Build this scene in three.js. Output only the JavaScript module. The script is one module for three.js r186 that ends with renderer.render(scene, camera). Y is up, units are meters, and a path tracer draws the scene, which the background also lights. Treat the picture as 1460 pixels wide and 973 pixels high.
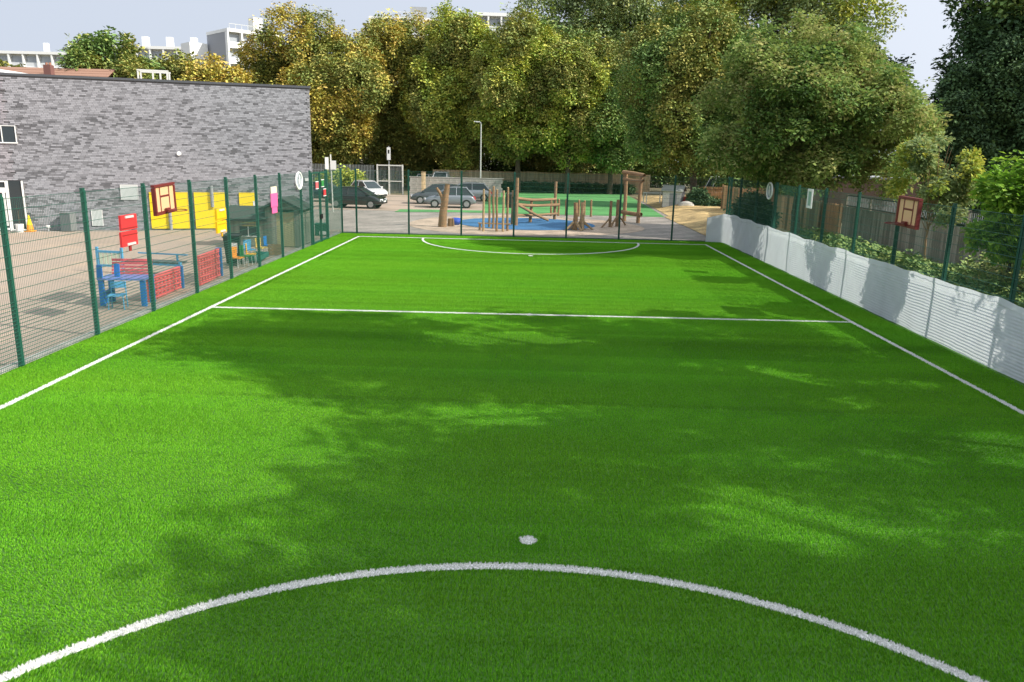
import * as THREE from 'three';
import { mergeGeometries } from 'three/addons/utils/BufferGeometryUtils.js';

// ---------------------------------------------------------------- camera, sky, sun, exposure
const scene = new THREE.Scene();
const camera = new THREE.PerspectiveCamera(47.35, 1460 / 973, 0.1, 900);
camera.position.set(0, 3.944, 0);
camera.rotation.set(-0.2374, 0.0207, 0.0219, 'YXZ');
scene.add(camera);

const SUN = new THREE.Vector3(1.256, 1, 0.38).normalize();
{
  const w = 512, h = 256, data = new Float32Array(w * h * 4), d = new THREE.Vector3();
  const mix = (a, b, t) => a + (b - a) * t;
  for (let j = 0; j < h; j++) for (let i = 0; i < w; i++) {
    const el = ((j + 0.5) / h - 0.5) * Math.PI, az = ((i + 0.5) / w - 0.5) * 2 * Math.PI;
    d.set(Math.cos(el) * Math.cos(az), Math.sin(el), Math.cos(el) * Math.sin(az));
    const t = Math.pow(Math.max(0, d.y), 0.55), c = (1 + d.dot(SUN)) / 2;
    const glow = 0.46 * Math.pow(c, 3) + 0.9 * Math.pow(c, 24);
    const k = (j * w + i) * 4;
    data[k] = mix(0.395, 0.39, t) + glow; data[k + 1] = mix(0.435, 0.44, t) + glow * 0.97; data[k + 2] = mix(0.50, 0.54, t) + glow * 0.9; data[k + 3] = 1;
  }
  const sky = new THREE.DataTexture(data, w, h, THREE.RGBAFormat, THREE.FloatType);
  sky.mapping = THREE.EquirectangularReflectionMapping; sky.magFilter = THREE.LinearFilter; sky.minFilter = THREE.LinearFilter; sky.needsUpdate = true;
  scene.background = sky; scene.environment = sky;
}
const sun = new THREE.DirectionalLight(new THREE.Color(1, 0.94, 0.83), 3.8);
sun.position.copy(SUN).multiplyScalar(150).add(new THREE.Vector3(0, 0, -30));
sun.target.position.set(0, 0, -30); sun.castShadow = true;
Object.assign(sun.shadow.camera, { left: -90, right: 90, top: 90, bottom: -90, near: 1, far: 400 });
sun.shadow.mapSize.set(4096, 4096);
scene.add(sun, sun.target);
const renderer = new THREE.WebGLRenderer({ antialias: true });
renderer.toneMapping = THREE.LinearToneMapping;
renderer.toneMappingExposure = 1.62;
renderer.shadowMap.enabled = true;

// ---------------------------------------------------------------- helpers
function rng(seed) { let s = seed >>> 0; return () => { s = (s + 0x6D2B79F5) >>> 0; let t = s; t = Math.imul(t ^ (t >>> 15), t | 1); t ^= t + Math.imul(t ^ (t >>> 7), t | 61); return ((t ^ (t >>> 14)) >>> 0) / 4294967296; }; }
const hash = (x, y, z) => { let h = Math.imul(x, 374761393) ^ Math.imul(y, 668265263) ^ Math.imul(z, 2147483647 - 1013); h = Math.imul(h ^ (h >>> 13), 1274126177); return ((h ^ (h >>> 16)) >>> 0) / 4294967296; };
const sm = (t) => t * t * (3 - 2 * t);
function noise3(x, y, z) {
  const xi = Math.floor(x), yi = Math.floor(y), zi = Math.floor(z), u = sm(x - xi), v = sm(y - yi), w = sm(z - zi);
  let r = 0;
  for (let a = 0; a < 2; a++) for (let b = 0; b < 2; b++) for (let c = 0; c < 2; c++) r += hash(xi + a, yi + b, zi + c) * (a ? u : 1 - u) * (b ? v : 1 - v) * (c ? w : 1 - w);
  return r;
}
function tnoise(x, y, p, s) { // tileable, period p
  const xi = Math.floor(x), yi = Math.floor(y), u = sm(x - xi), v = sm(y - yi), m = (a) => ((a % p) + p) % p;
  return hash(m(xi), m(yi), s) * (1 - u) * (1 - v) + hash(m(xi + 1), m(yi), s) * u * (1 - v) + hash(m(xi), m(yi + 1), s) * (1 - u) * v + hash(m(xi + 1), m(yi + 1), s) * u * v;
}
const fbm = (x, y, p, s, o = 4) => { let r = 0, a = 0.5, n = 0; for (let k = 0; k < o; k++) { r += a * tnoise(x * (1 << k), y * (1 << k), p << k, s + k); n += a; a *= 0.55; } return r / n; };
function tex(size, metres, fn, srgb = true) { // fn(u, v in 0..1) -> [r, g, b] linear 0..1
  const d = new Uint8Array(size * size * 4), c = new THREE.Color();
  for (let j = 0; j < size; j++) for (let i = 0; i < size; i++) {
    const o = fn(i / size, j / size); c.setRGB(o[0], o[1], o[2]); if (srgb) c.convertLinearToSRGB();
    const k = (j * size + i) * 4; d[k] = 255 * Math.min(1, Math.max(0, c.r)); d[k + 1] = 255 * Math.min(1, Math.max(0, c.g)); d[k + 2] = 255 * Math.min(1, Math.max(0, c.b)); d[k + 3] = 255;
  }
  const t = new THREE.DataTexture(d, size, size); t.wrapS = t.wrapT = THREE.RepeatWrapping; t.magFilter = THREE.LinearFilter; t.minFilter = THREE.LinearMipmapLinearFilter; t.generateMipmaps = true;
  if (srgb) t.colorSpace = THREE.SRGBColorSpace;
  t.repeat.set(1 / metres, 1 / metres); t.needsUpdate = true; return t;
}
const lin = (r, g, b) => new THREE.Color().setRGB(r, g, b);
const std = (r, g, b, rough = 0.7, extra = {}) => new THREE.MeshStandardMaterial({ color: lin(r, g, b), roughness: rough, metalness: 0, ...extra });
function speckle(metres, base, amp, size = 256, seed = 1, coarse = 4, fine = 64) {
  return tex(size, metres, (u, v) => { const a = fbm(u * coarse, v * coarse, coarse, seed, 4) - 0.5, b = tnoise(u * fine, v * fine, fine, seed + 9) - 0.5, c = hash(Math.floor(u * size), Math.floor(v * size), seed) - 0.5; const k = 1 + amp * (a * 1.4 + b * 0.5 + c * 0.5); return [base[0] * k, base[1] * k, base[2] * k]; });
}
const taken = {};
function numbered(n) { if (!(n in taken)) { taken[n] = 0; return n; } taken[n]++; return n + '_' + String(taken[n]).padStart(3, '0'); }
function thing(name, label, category, [x, y, z] = [0, 0, 0], turn = 0, group) {
  const o = new THREE.Group(); o.name = numbered(name); o.position.set(x, y, z); o.rotation.y = turn; o.userData = { label, category };
  if (group) o.userData.group = group; scene.add(o); return o;
}
class MB {
  constructor() { this.g = []; }
  add(g) { const q = g.index ? g.toNonIndexed() : g; for (const k of Object.keys(q.attributes)) if (!['position', 'normal', 'uv'].includes(k)) q.deleteAttribute(k); this.g.push(q); return this; }
  box(cx, cy, cz, w, h, d, ry = 0, rx = 0, rz = 0) { const g = new THREE.BoxGeometry(w, h, d); boxUV(g, w, h, d); g.applyMatrix4(new THREE.Matrix4().compose(new THREE.Vector3(cx, cy, cz), new THREE.Quaternion().setFromEuler(new THREE.Euler(rx, ry, rz, 'YXZ')), new THREE.Vector3(1, 1, 1))); return this.add(g); }
  cyl(a, b, r0, r1 = r0, n = 8, open = false) {
    const A = new THREE.Vector3(...a), B = new THREE.Vector3(...b), L = A.distanceTo(B), g = new THREE.CylinderGeometry(r1, r0, L, n, 1, open);
    const uv = g.attributes.uv; for (let i = 0; i < uv.count; i++) uv.setXY(i, uv.getX(i) * 6.283 * r0, uv.getY(i) * L);
    g.applyMatrix4(new THREE.Matrix4().compose(A.clone().add(B).multiplyScalar(0.5), new THREE.Quaternion().setFromUnitVectors(new THREE.Vector3(0, 1, 0), B.clone().sub(A).normalize()), new THREE.Vector3(1, 1, 1)));
    return this.add(g);
  }
  tube(pts, rad, n = 6, seg = 0) { // tapered tube through points; rad = number or array
    const V = pts.map((p) => new THREE.Vector3(...p)), c = new THREE.CatmullRomCurve3(V), S = seg || (V.length - 1) * 3, fr = c.computeFrenetFrames(S, false), P = [], N = [], U = [], I = [];
    for (let i = 0; i <= S; i++) {
      const t = i / S, p = c.getPoint(t), r = Array.isArray(rad) ? (() => { const f = t * (rad.length - 1), k = Math.min(rad.length - 2, Math.floor(f)); return rad[k] + (rad[k + 1] - rad[k]) * (f - k); })() : rad;
      for (let j = 0; j <= n; j++) { const a = j / n * Math.PI * 2, q = fr.normals[i].clone().multiplyScalar(Math.cos(a)).addScaledVector(fr.binormals[i], Math.sin(a)); P.push(p.x + q.x * r, p.y + q.y * r, p.z + q.z * r); N.push(q.x, q.y, q.z); U.push(j / n * 6.28 * r, t * 3); }
    }
    for (let i = 0; i < S; i++) for (let j = 0; j < n; j++) { const a = i * (n + 1) + j, b = a + n + 1; I.push(a, a + 1, b, b, a + 1, b + 1); }
    const g = new THREE.BufferGeometry(); g.setAttribute('position', new THREE.Float32BufferAttribute(P, 3)); g.setAttribute('normal', new THREE.Float32BufferAttribute(N, 3)); g.setAttribute('uv', new THREE.Float32BufferAttribute(U, 2)); g.setIndex(I); return this.add(g);
  }
  quad(a, b, c, d) { const g = new THREE.BufferGeometry(), v = [a, b, c, a, c, d].flat(); g.setAttribute('position', new THREE.Float32BufferAttribute(v, 3)); const L1 = Math.hypot(b[0] - a[0], b[1] - a[1], b[2] - a[2]), L2 = Math.hypot(d[0] - a[0], d[1] - a[1], d[2] - a[2]); g.setAttribute('uv', new THREE.Float32BufferAttribute([0, 0, L1, 0, L1, L2, 0, 0, L1, L2, 0, L2], 2)); g.computeVertexNormals(); return this.add(g); }
  tri(a, b, c) { const g = new THREE.BufferGeometry(); g.setAttribute('position', new THREE.Float32BufferAttribute([a, b, c].flat(), 3)); g.setAttribute('uv', new THREE.Float32BufferAttribute([0, 0, 1, 0, 0.5, 1], 2)); g.computeVertexNormals(); return this.add(g); }
  geo() { return this.g.length === 1 ? this.g[0] : mergeGeometries(this.g); }
  build(name, m, parent) { return mesh(name, this.geo(), m, parent); }
}
function boxUV(g, w, h, d) { const uv = g.attributes.uv, s = [[d, h], [d, h], [w, d], [w, d], [w, h], [w, h]]; for (let f = 0; f < 6; f++) for (let i = 0; i < 4; i++) uv.setXY(f * 4 + i, uv.getX(f * 4 + i) * s[f][0], uv.getY(f * 4 + i) * s[f][1]); }
function mesh(name, g, m, parent) { const o = new THREE.Mesh(g, m); o.name = parent ? name : numbered(name); o.castShadow = o.receiveShadow = true; (parent || scene).add(o); return o; }
function tag(o, label, category, group) { o.userData.label = label; o.userData.category = category; if (group) o.userData.group = group; return o; }
function struct(o) { o.userData.kind = 'structure'; return o; }
function ground(name, pts, y, m, parent) { // pts [x, z]
  const g = new THREE.ShapeGeometry(new THREE.Shape(pts.map(([x, z]) => new THREE.Vector2(x, -z)))); g.rotateX(-Math.PI / 2); g.translate(0, y, 0); return struct(mesh(name, g, m, parent));
}
const rectPts = (x0, x1, z0, z1) => [[x0, z0], [x1, z0], [x1, z1], [x0, z1]];
const M4 = new THREE.Matrix4(), Q = new THREE.Quaternion(), E3 = new THREE.Euler(), V3 = new THREE.Vector3(), S3 = new THREE.Vector3();
const put = (x, y, z, ry = 0, rx = 0, rz = 0, sx = 1, sy = sx, sz = sx) => M4.compose(V3.set(x, y, z), Q.setFromEuler(E3.set(rx, ry, rz, 'YXZ')), S3.set(sx, sy, sz)).clone();
function copies(name, g, m, mats, cols, parent) {
  const o = new THREE.InstancedMesh(g, m, mats.length); o.name = parent ? name : numbered(name);
  mats.forEach((q, i) => { o.setMatrixAt(i, q); if (cols) o.setColorAt(i, cols[i]); });
  o.castShadow = o.receiveShadow = true; o.userData.kind = 'stuff'; (parent || scene).add(o); return o;
}

// ---------------------------------------------------------------- materials
const M = {
  asphalt: new THREE.MeshStandardMaterial({ map: speckle(5, [0.29, 0.26, 0.23], 0.55, 256, 3, 5), roughness: 0.95 }),
  yard: new THREE.MeshStandardMaterial({ map: tex(512, 9, (u, v) => { const a = fbm(u * 4, v * 4, 4, 21, 5), b = hash(Math.floor(u * 512), Math.floor(v * 512), 5) - 0.5, p = Math.max(0, fbm(u * 9, v * 9, 9, 31, 3) - 0.56) * 1.6, k = 0.86 + 0.28 * a + 0.14 * b + p * 0.35; return [0.365 * k, (0.285 - p * 0.03) * k, (0.225 - p * 0.05) * k]; }), roughness: 0.95 }),
  tan: new THREE.MeshStandardMaterial({ map: speckle(3, [0.46, 0.36, 0.27], 0.5, 256, 8, 6), roughness: 1 }),
  straw: new THREE.MeshStandardMaterial({ map: speckle(4, [0.46, 0.33, 0.15], 0.9, 256, 12, 6), roughness: 1 }),
  soil: new THREE.MeshStandardMaterial({ map: speckle(4, [0.15, 0.13, 0.07], 1.0, 256, 15, 6), roughness: 1 }),
  bluepad: new THREE.MeshStandardMaterial({ map: speckle(2, [0.045, 0.16, 0.33], 0.4, 128, 17, 4), roughness: 0.9 }),
  greenpad: new THREE.MeshStandardMaterial({ map: speckle(4, [0.09, 0.30, 0.085], 0.4, 256, 19, 4), roughness: 0.95 }),
  concrete: new THREE.MeshStandardMaterial({ map: speckle(2, [0.40, 0.38, 0.34], 0.5, 256, 23, 4), roughness: 0.9 }),
  bark: new THREE.MeshStandardMaterial({ map: speckle(0.8, [0.11, 0.085, 0.06], 1.1, 128, 27, 6), roughness: 1 }),
  post: std(0.012, 0.085, 0.055, 0.45), wire: std(0.014, 0.10, 0.066, 0.5), steel: std(0.35, 0.36, 0.36, 0.45, { metalness: 0.6 }),
  white: std(0.78, 0.78, 0.76, 0.5), offwhite: std(0.6, 0.6, 0.56, 0.7), grey: std(0.3, 0.31, 0.32, 0.6), dark: std(0.02, 0.022, 0.022, 0.5), black: std(0.012, 0.012, 0.013, 0.4),
  glass: new THREE.MeshPhysicalMaterial({ color: lin(0.03, 0.04, 0.045), roughness: 0.05, metalness: 0, specularIntensity: 1 }),
  brick: std(1, 1, 1, 0.88), mortar: std(0.20, 0.195, 0.2, 0.95), coping: std(0.11, 0.115, 0.125, 0.4, { metalness: 0.5 }),
  blue: std(0.02, 0.17, 0.50, 0.45), lightblue: std(0.10, 0.34, 0.55, 0.45), red: std(0.62, 0.035, 0.04, 0.45), pinkred: std(0.76, 0.13, 0.14, 0.5), yellow: std(0.88, 0.66, 0.004, 0.6), orange: std(0.75, 0.30, 0.02, 0.5), green: std(0.03, 0.24, 0.05, 0.5), teal: std(0.03, 0.20, 0.16, 0.5), pink: std(0.80, 0.12, 0.32, 0.6), cream: std(0.75, 0.68, 0.5, 0.7),
  maroon: std(0.16, 0.022, 0.02, 0.45), peach: std(0.72, 0.44, 0.24, 0.55),
  felt: std(0.055, 0.065, 0.055, 0.95), rubber: std(0.015, 0.015, 0.015, 0.9),
};
const woodTex = (base, seed, amp = 0.7) => tex(256, 1.2, (u, v) => { const a = fbm(u * 24, v * 3, 24, seed, 2) - 0.5, b = tnoise(u * 6, v * 2, 6, seed + 3) - 0.5, k = 1 + amp * (a + 0.6 * b); return base.map((c) => c * k); });
M.log = new THREE.MeshStandardMaterial({ map: woodTex([0.27, 0.165, 0.085], 41), roughness: 0.9 });
M.palelog = new THREE.MeshStandardMaterial({ map: woodTex([0.43, 0.30, 0.165], 43), roughness: 0.9 });
M.fencewood = new THREE.MeshStandardMaterial({ map: woodTex([0.62, 0.47, 0.27], 45), roughness: 0.9 });
M.greywood = [[0.38, 0.32, 0.26], [0.46, 0.40, 0.33], [0.30, 0.25, 0.20]].map((c, i) => new THREE.MeshStandardMaterial({ map: woodTex(c, 47 + i), roughness: 0.95 }));
M.shedwood = new THREE.MeshStandardMaterial({ map: woodTex([0.20, 0.20, 0.16], 53), roughness: 0.9 });
M.leaf = new THREE.MeshStandardMaterial({ color: 0xffffff, roughness: 0.8, side: THREE.DoubleSide });
M.thinleaf = new THREE.MeshPhysicalMaterial({ color: 0xffffff, roughness: 0.95, transmission: 0.42, thickness: 0, specularIntensity: 0.3, side: THREE.DoubleSide });
M.blade = new THREE.MeshPhysicalMaterial({ color: 0xffffff, vertexColors: true, roughness: 0.8, specularIntensity: 0.2, side: THREE.DoubleSide });
M.sheet = new THREE.MeshPhysicalMaterial({ map: tex(256, 1.5, (u, v) => { const a = fbm(u * 4, v * 4, 4, 61, 4) - 0.5, k = 1 + 0.14 * a; return [0.71 * k, 0.76 * k, 0.80 * k]; }), roughness: 0.97, transmission: 0.46, thickness: 0, specularIntensity: 0.4, side: THREE.DoubleSide });

// ---------------------------------------------------------------- ground
ground('ground', rectPts(-400, 400, -600, 120), -0.05, M.soil);
ground('playground_paving', rectPts(-60, 13.5, -72, 20), -0.012, M.asphalt);
ground('yard_paving', [[-60, 8], [-9.3, 8], [-9.3, -39.2], [-60, -22.7]], -0.006, M.yard);
ground('car_park_paving', rectPts(-40, -3, -72, -52.4), -0.005, M.yard);
{
  const e = []; for (let i = 0; i < 64; i++) { const a = i / 64 * 2 * Math.PI, w = 1 + 0.03 * Math.sin(3 * a + 1); e.push([-0.4 + 6.6 * w * Math.cos(a), -44.6 + 6.3 * w * Math.sin(a)]); }
  ground('bark_surface', e.map(([x, z]) => [x, Math.min(z, -37.9)]), -0.002, M.tan);
  const p = []; for (let i = 0; i < 64; i++) { const a = i / 64 * 2 * Math.PI; p.push([-0.3 + 3.95 * Math.cos(a) * (1 + 0.03 * Math.sin(2 * a)), -45.1 + 3.9 * Math.sin(a)]); }
  ground('blue_safety_surface', p, 0.012, M.bluepad);
}
ground('green_play_surface', [[-9, -51.6], [-3.9, -52.6], [8.9, -52.6], [9.2, -60], [9.4, -67], [9.8, -82.5], [-5, -82.5], [-3.4, -57.5], [-3.4, -54.6], [-9, -54]], 0.004, M.greenpad);
{ // dry straw bank beside the play area, gently raised and uneven
  const nx = 24, nz = 60, P = [], U = [], I = [];
  for (let j = 0; j <= nz; j++) for (let i = 0; i <= nx; i++) {
    const z = -38.2 - 38 * j / nz, x0 = z > -47 ? 9.0 : z > -53 ? 8.9 : 9.3 + (-53 - z) * 0.03, x = x0 + (15.5 - x0) * i / nx;
    const y = 0.01 + sm(Math.min(1, i / 8)) * (0.18 + 0.25 * noise3(x * 0.6, 1, z * 0.5)) + 0.05 * noise3(x * 3, 5, z * 3) * Math.min(1, i / 3);
    P.push(x, y, z); U.push(x, z);
  }
  for (let j = 0; j < nz; j++) for (let i = 0; i < nx; i++) { const a = j * (nx + 1) + i, b = a + nx + 1; I.push(a, a + 1, b, a + 1, b + 1, b); }
  const g = new THREE.BufferGeometry(); g.setAttribute('position', new THREE.Float32BufferAttribute(P, 3)); g.setAttribute('uv', new THREE.Float32BufferAttribute(U, 2)); g.setIndex(I); g.computeVertexNormals();
  struct(mesh('dry_grass_bank', g, M.straw));
}
ground('planting_strip', rectPts(9.34, 13.5, -38.2, 16), -0.004, M.soil);
for (const [x0, x1, z0, z1, n] of [[-9.36, -9.16, -37.6, 8, 46]]) { // edging slabs under the fence
  const o = struct(new THREE.Group()); o.name = 'concrete_kerb'; scene.add(o); const g = new THREE.BoxGeometry(x1 - x0, 0.14, (z1 - z0) / n - 0.012); boxUV(g, 0.2, 0.14, 1);
  for (let i = 0; i < n; i++) { const s = mesh('kerb_stone', g, M.concrete, o); s.position.set((x0 + x1) / 2, -0.03 + 0.004 * hash(i, 3, 1), z0 + (i + 0.5) * (z1 - z0) / n); }
}
{ const o = struct(new THREE.Group()); o.name = 'back_kerb'; scene.add(o); const n = 19, g = new THREE.BoxGeometry(18.4 / n - 0.012, 0.1, 0.14); for (let i = 0; i < n; i++) { const s = mesh('kerb_stone', g, M.concrete, o); s.position.set(-9.2 + (i + 0.5) * 18.4 / n, -0.02 + 0.003 * hash(i, 4, 1), -37.66); } }

// ---------------------------------------------------------------- the pitch: turf of real blades, white lines of white blades
ground('pitch_turf', rectPts(-9.15, 9.3, -37.58, 3), 0, std(0.05, 0.15, 0.012, 1));
const LW = 0.045; // half width of a line
const NEARZ = -1.9, FARZ = -36.1, HALFZ = -19.1;
const marks = [
  { n: 'touchline', t: (x, z) => Math.abs(x + 7.98) < LW && z > FARZ - LW && z < NEARZ + LW },
  { n: 'touchline', t: (x, z) => Math.abs(x - 8.08) < LW && z > FARZ - LW && z < NEARZ + LW },
  { n: 'goal_line', t: (x, z) => Math.abs(z - FARZ) < LW && x > -7.935 && x < 8.035 },
  { n: 'halfway_line', t: (x, z) => Math.abs(z - HALFZ + 0.0125 * (x + 0)) < LW && x > -7.935 && x < 8.035 },
  { n: 'goal_area_arc', t: (x, z) => Math.abs(Math.hypot(x, z - FARZ) - 4.95) < LW && z > FARZ + LW },
  { n: 'goal_area_arc', t: (x, z) => Math.abs(Math.hypot(x, z - NEARZ) - 4.98) < LW + 0.01 && z < NEARZ },
  { n: 'penalty_spot', t: (x, z) => Math.hypot(x - 0.06, z + 7.42) < 0.09 },
  { n: 'penalty_spot', t: (x, z) => Math.hypot(x - 0.03, z + 30.6) < 0.09 },
  { n: 'centre_spot', t: (x, z) => Math.hypot(x - 0.02, z - HALFZ) < 0.10 },
];
const markAt = (x, z) => marks.findIndex((m) => m.t(x, z));
{
  const r = rng(77);
  const bladeInto = (P, C, N, x, z, h, w, lx, lz, col) => { // three triangles, bending along (lx, lz)
    const a = r() * 6.283, dx = Math.cos(a) * w, dz = Math.sin(a) * w;
    let nx = -Math.sin(a), ny = 0.4, nz = Math.cos(a); { const q = Math.hypot(1, ny); nx /= q; ny /= q; nz /= q; }
    const p = [[x - dx, 0, z - dz], [x + dx, 0, z + dz], [x - dx * 0.85 + lx * 0.35, h * 0.6, z - dz * 0.85 + lz * 0.35], [x + dx * 0.85 + lx * 0.35, h * 0.6, z + dz * 0.85 + lz * 0.35], [x + lx, h, z + lz]];
    for (const [i, j, k] of [[0, 1, 2], [1, 3, 2], [2, 3, 4]]) for (const q of [i, j, k]) { P.push(...p[q]); C.push(...col); N.push(nx, ny, nz); }
  };
  const geo = (P, C, N) => { const g = new THREE.BufferGeometry(); g.setAttribute('position', new THREE.Float32BufferAttribute(P, 3)); g.setAttribute('normal', new THREE.Float32BufferAttribute(N, 3)); g.setAttribute('color', new THREE.Float32BufferAttribute(C, 3)); g.setAttribute('uv', new THREE.Float32BufferAttribute(new Float32Array(P.length / 3 * 2), 2)); return g; };
  const greens = [[0.15, 0.43, 0.015], [0.13, 0.40, 0.011], [0.18, 0.46, 0.023], [0.115, 0.37, 0.010], [0.215, 0.46, 0.033]];
  const CELL = 0.2, LEAN = [-0.018, -0.007, 0.005, 0.016];
  const variants = LEAN.flatMap((L) => [0, 1, 2].map(() => {
    const P = [], C = [], N = [];
    for (let i = 0; i < 9; i++) for (let j = 0; j < 9; j++) {
      const x = (i + 0.5 + (r() - 0.5) * 1.6) / 9 * CELL - CELL / 2, z = (j + 0.5 + (r() - 0.5) * 1.6) / 9 * CELL - CELL / 2;
      for (let b = 0; b < 7; b++) bladeInto(P, C, N, x + (r() - 0.5) * 0.014, z + (r() - 0.5) * 0.014, 0.016 + 0.011 * r(), 0.0016 + 0.0008 * r(), (r() - 0.5) * 0.02, L + (r() - 0.5) * 0.02, greens[Math.floor(r() * 5)]);
    }
    return geo(P, C, N);
  }));
  const tuft = (pal, h, L = 0, n = 5) => { const P = [], C = [], N = []; for (let b = 0; b < n; b++) bladeInto(P, C, N, (r() - 0.5) * 0.016, (r() - 0.5) * 0.016, h + 0.011 * r(), 0.0018 + 0.0008 * r(), (r() - 0.5) * 0.02, L + (r() - 0.5) * 0.02, pal[Math.floor(r() * pal.length)]); return geo(P, C, N); };
  const gts = variants.map((_, i) => tuft(greens, 0.016, LEAN[Math.floor(i / 3)], 7)), wt = tuft([[0.86, 0.86, 0.83], [0.82, 0.82, 0.79], [0.88, 0.88, 0.85]], 0.021, 0, 8);
  const mats = variants.map(() => []), cols = variants.map(() => []), tm = [], tc = [], wm = marks.map(() => []); const tms = variants.map(() => []), tcs = variants.map(() => []);
  const tint = new THREE.Color();
  const nx = Math.floor(18.4 / CELL), nz = Math.floor(40.4 / CELL);
  for (let j = 0; j < nz; j++) for (let i = 0; i < nx; i++) {
    const x = -9.13 + (i + 0.5) * CELL, z = -37.55 + (j + 0.5) * CELL;
    if (z > 0.5) continue;
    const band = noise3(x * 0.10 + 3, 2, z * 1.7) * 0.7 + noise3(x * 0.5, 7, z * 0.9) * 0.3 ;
    const k = 0.80 + 0.18 * noise3(x * 0.12, 11, z * 1.3) + 0.25 * noise3(x * 0.07 + 9, 3, z * 3.4) + 0.05 * (r() - 0.5), y = 0.95 + 0.14 * (noise3(x * 0.35, 15, z * 0.8) - 0.4);  // streaks along x put pile sheen bands into the blade tint
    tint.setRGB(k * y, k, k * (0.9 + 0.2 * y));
    let hit = false; for (let a = -2; a <= 2 && !hit; a++) for (let b = -2; b <= 2; b++) if (markAt(x + a * 0.055, z + b * 0.055) >= 0) { hit = true; break; }
    const lv = Math.min(3, Math.floor(Math.max(0, (band + 0.05 * (r() - 0.5) - 0.22) / 0.56) * 4)) * 3;
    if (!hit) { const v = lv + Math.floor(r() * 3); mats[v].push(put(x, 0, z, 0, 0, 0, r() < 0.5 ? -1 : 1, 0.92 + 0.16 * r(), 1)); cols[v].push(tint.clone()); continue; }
    for (let a = 0; a < 9; a++) for (let b = 0; b < 9; b++) {
      const tx = x - CELL / 2 + (a + 0.5 + (r() - 0.5) * 0.9) / 9 * CELL, tz = z - CELL / 2 + (b + 0.5 + (r() - 0.5) * 0.9) / 9 * CELL, m = markAt(tx, tz), q = put(tx, 0, tz, m >= 0 ? r() * 6.28 : (r() - 0.5) * 0.8, 0, 0, 0.95 + 0.1 * r());
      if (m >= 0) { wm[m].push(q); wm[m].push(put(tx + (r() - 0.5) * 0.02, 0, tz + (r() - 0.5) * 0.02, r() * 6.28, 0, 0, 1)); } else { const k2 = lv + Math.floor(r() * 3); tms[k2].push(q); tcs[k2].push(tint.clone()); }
    }
  }
  const turf = new THREE.Group(); turf.name = 'turf_pile'; turf.userData = { kind: 'stuff', label: 'short bright green artificial turf pile covering the pitch', category: 'turf' }; scene.add(turf);
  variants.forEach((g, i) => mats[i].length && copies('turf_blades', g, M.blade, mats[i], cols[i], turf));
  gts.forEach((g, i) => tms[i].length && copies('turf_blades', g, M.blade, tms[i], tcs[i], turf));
  const labels = ['white touchline along the fence beside the school yard', 'white touchline along the fence with the white sheet', 'white goal line in front of the playground fence', 'white halfway line across the green pitch', 'white goal area arc beside the playground fence', 'white goal area arc around the end without a fence', 'white spot painted outside the large curved line', 'white spot in front of the arc by the playground', 'white spot in the middle of the halfway line'];
  const underlay = (pts) => { const g = new THREE.ShapeGeometry(new THREE.Shape(pts.map(([x, z]) => new THREE.Vector2(x, -z)))); g.rotateX(-Math.PI / 2); return g; };
  const arcPts = (cz, R, w, a0, a1) => { const p = []; for (let i = 0; i <= 60; i++) { const a = a0 + (a1 - a0) * i / 60; p.push([Math.cos(a) * (R + w), cz + Math.sin(a) * (R + w)]); } for (let i = 60; i >= 0; i--) { const a = a0 + (a1 - a0) * i / 60; p.push([Math.cos(a) * (R - w), cz + Math.sin(a) * (R - w)]); } return p; };
  const discPts = (x, z, R) => Array.from({ length: 24 }, (_, i) => [x + R * Math.cos(i * 0.2618), z + R * Math.sin(i * 0.2618)]), q = LW - 0.008;
  const underlayPts = [rectPts(-7.98 - q, -7.98 + q, FARZ, NEARZ), rectPts(8.08 - q, 8.08 + q, FARZ, NEARZ), rectPts(-7.93, 8.03, FARZ - q, FARZ + q), [[-7.93, HALFZ + 0.099 - q], [8.03, HALFZ - 0.1 - q], [8.03, HALFZ - 0.1 + q], [-7.93, HALFZ + 0.099 + q]], arcPts(FARZ, 4.95, q, 0.02, Math.PI - 0.02), arcPts(NEARZ, 4.98, q + 0.01, -0.02, -Math.PI + 0.02), discPts(0.06, -7.42, 0.08), discPts(0.03, -30.6, 0.08), discPts(0.02, HALFZ, 0.09)];
  marks.forEach((m, i) => { const o = copies(m.n, wt, M.blade, wm[i]); o.userData = { kind: 'structure', label: labels[i] }; mesh('added_line_underlay', underlay(underlayPts[i]), M.white, o).position.y = 0.006; });  // white sheet added under the blades to brighten the lines
}

// ---------------------------------------------------------------- mesh fences
function meshPanelGeo(w, h = 3.0) {
  const m = new MB(), wire = (a, b, t) => { const [x0, y0] = a, [x1, y1] = b, v = x0 === x1; m.add((() => { const g = new THREE.CylinderGeometry(t, t, v ? y1 - y0 : x1 - x0, 4, 1, true); if (!v) g.rotateZ(Math.PI / 2); g.translate((x0 + x1) / 2, (y0 + y1) / 2, 0); return g; })()); };
  const n = Math.round(w / 0.05);
  for (let i = 0; i <= n; i++) wire([i / n * w, 0.04], [i / n * w, h], 0.003);
  const ys = []; for (let y = 0.06; y < 1.22; y += 0.0667) ys.push(y); for (let y = 1.4; y < h; y += 0.2) ys.push(y); ys.push(h - 0.01);
  const g1 = m.geo(), m2 = new MB();
  for (const y of ys) for (const s of [-1, 1]) { const g = new THREE.CylinderGeometry(0.004, 0.004, w, 4, 1, true); g.rotateZ(Math.PI / 2); g.translate(w / 2, y, s * 0.006); m2.add(g); }
  return mergeGeometries([g1, m2.geo()]);
}
const panelCache = {};
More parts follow.
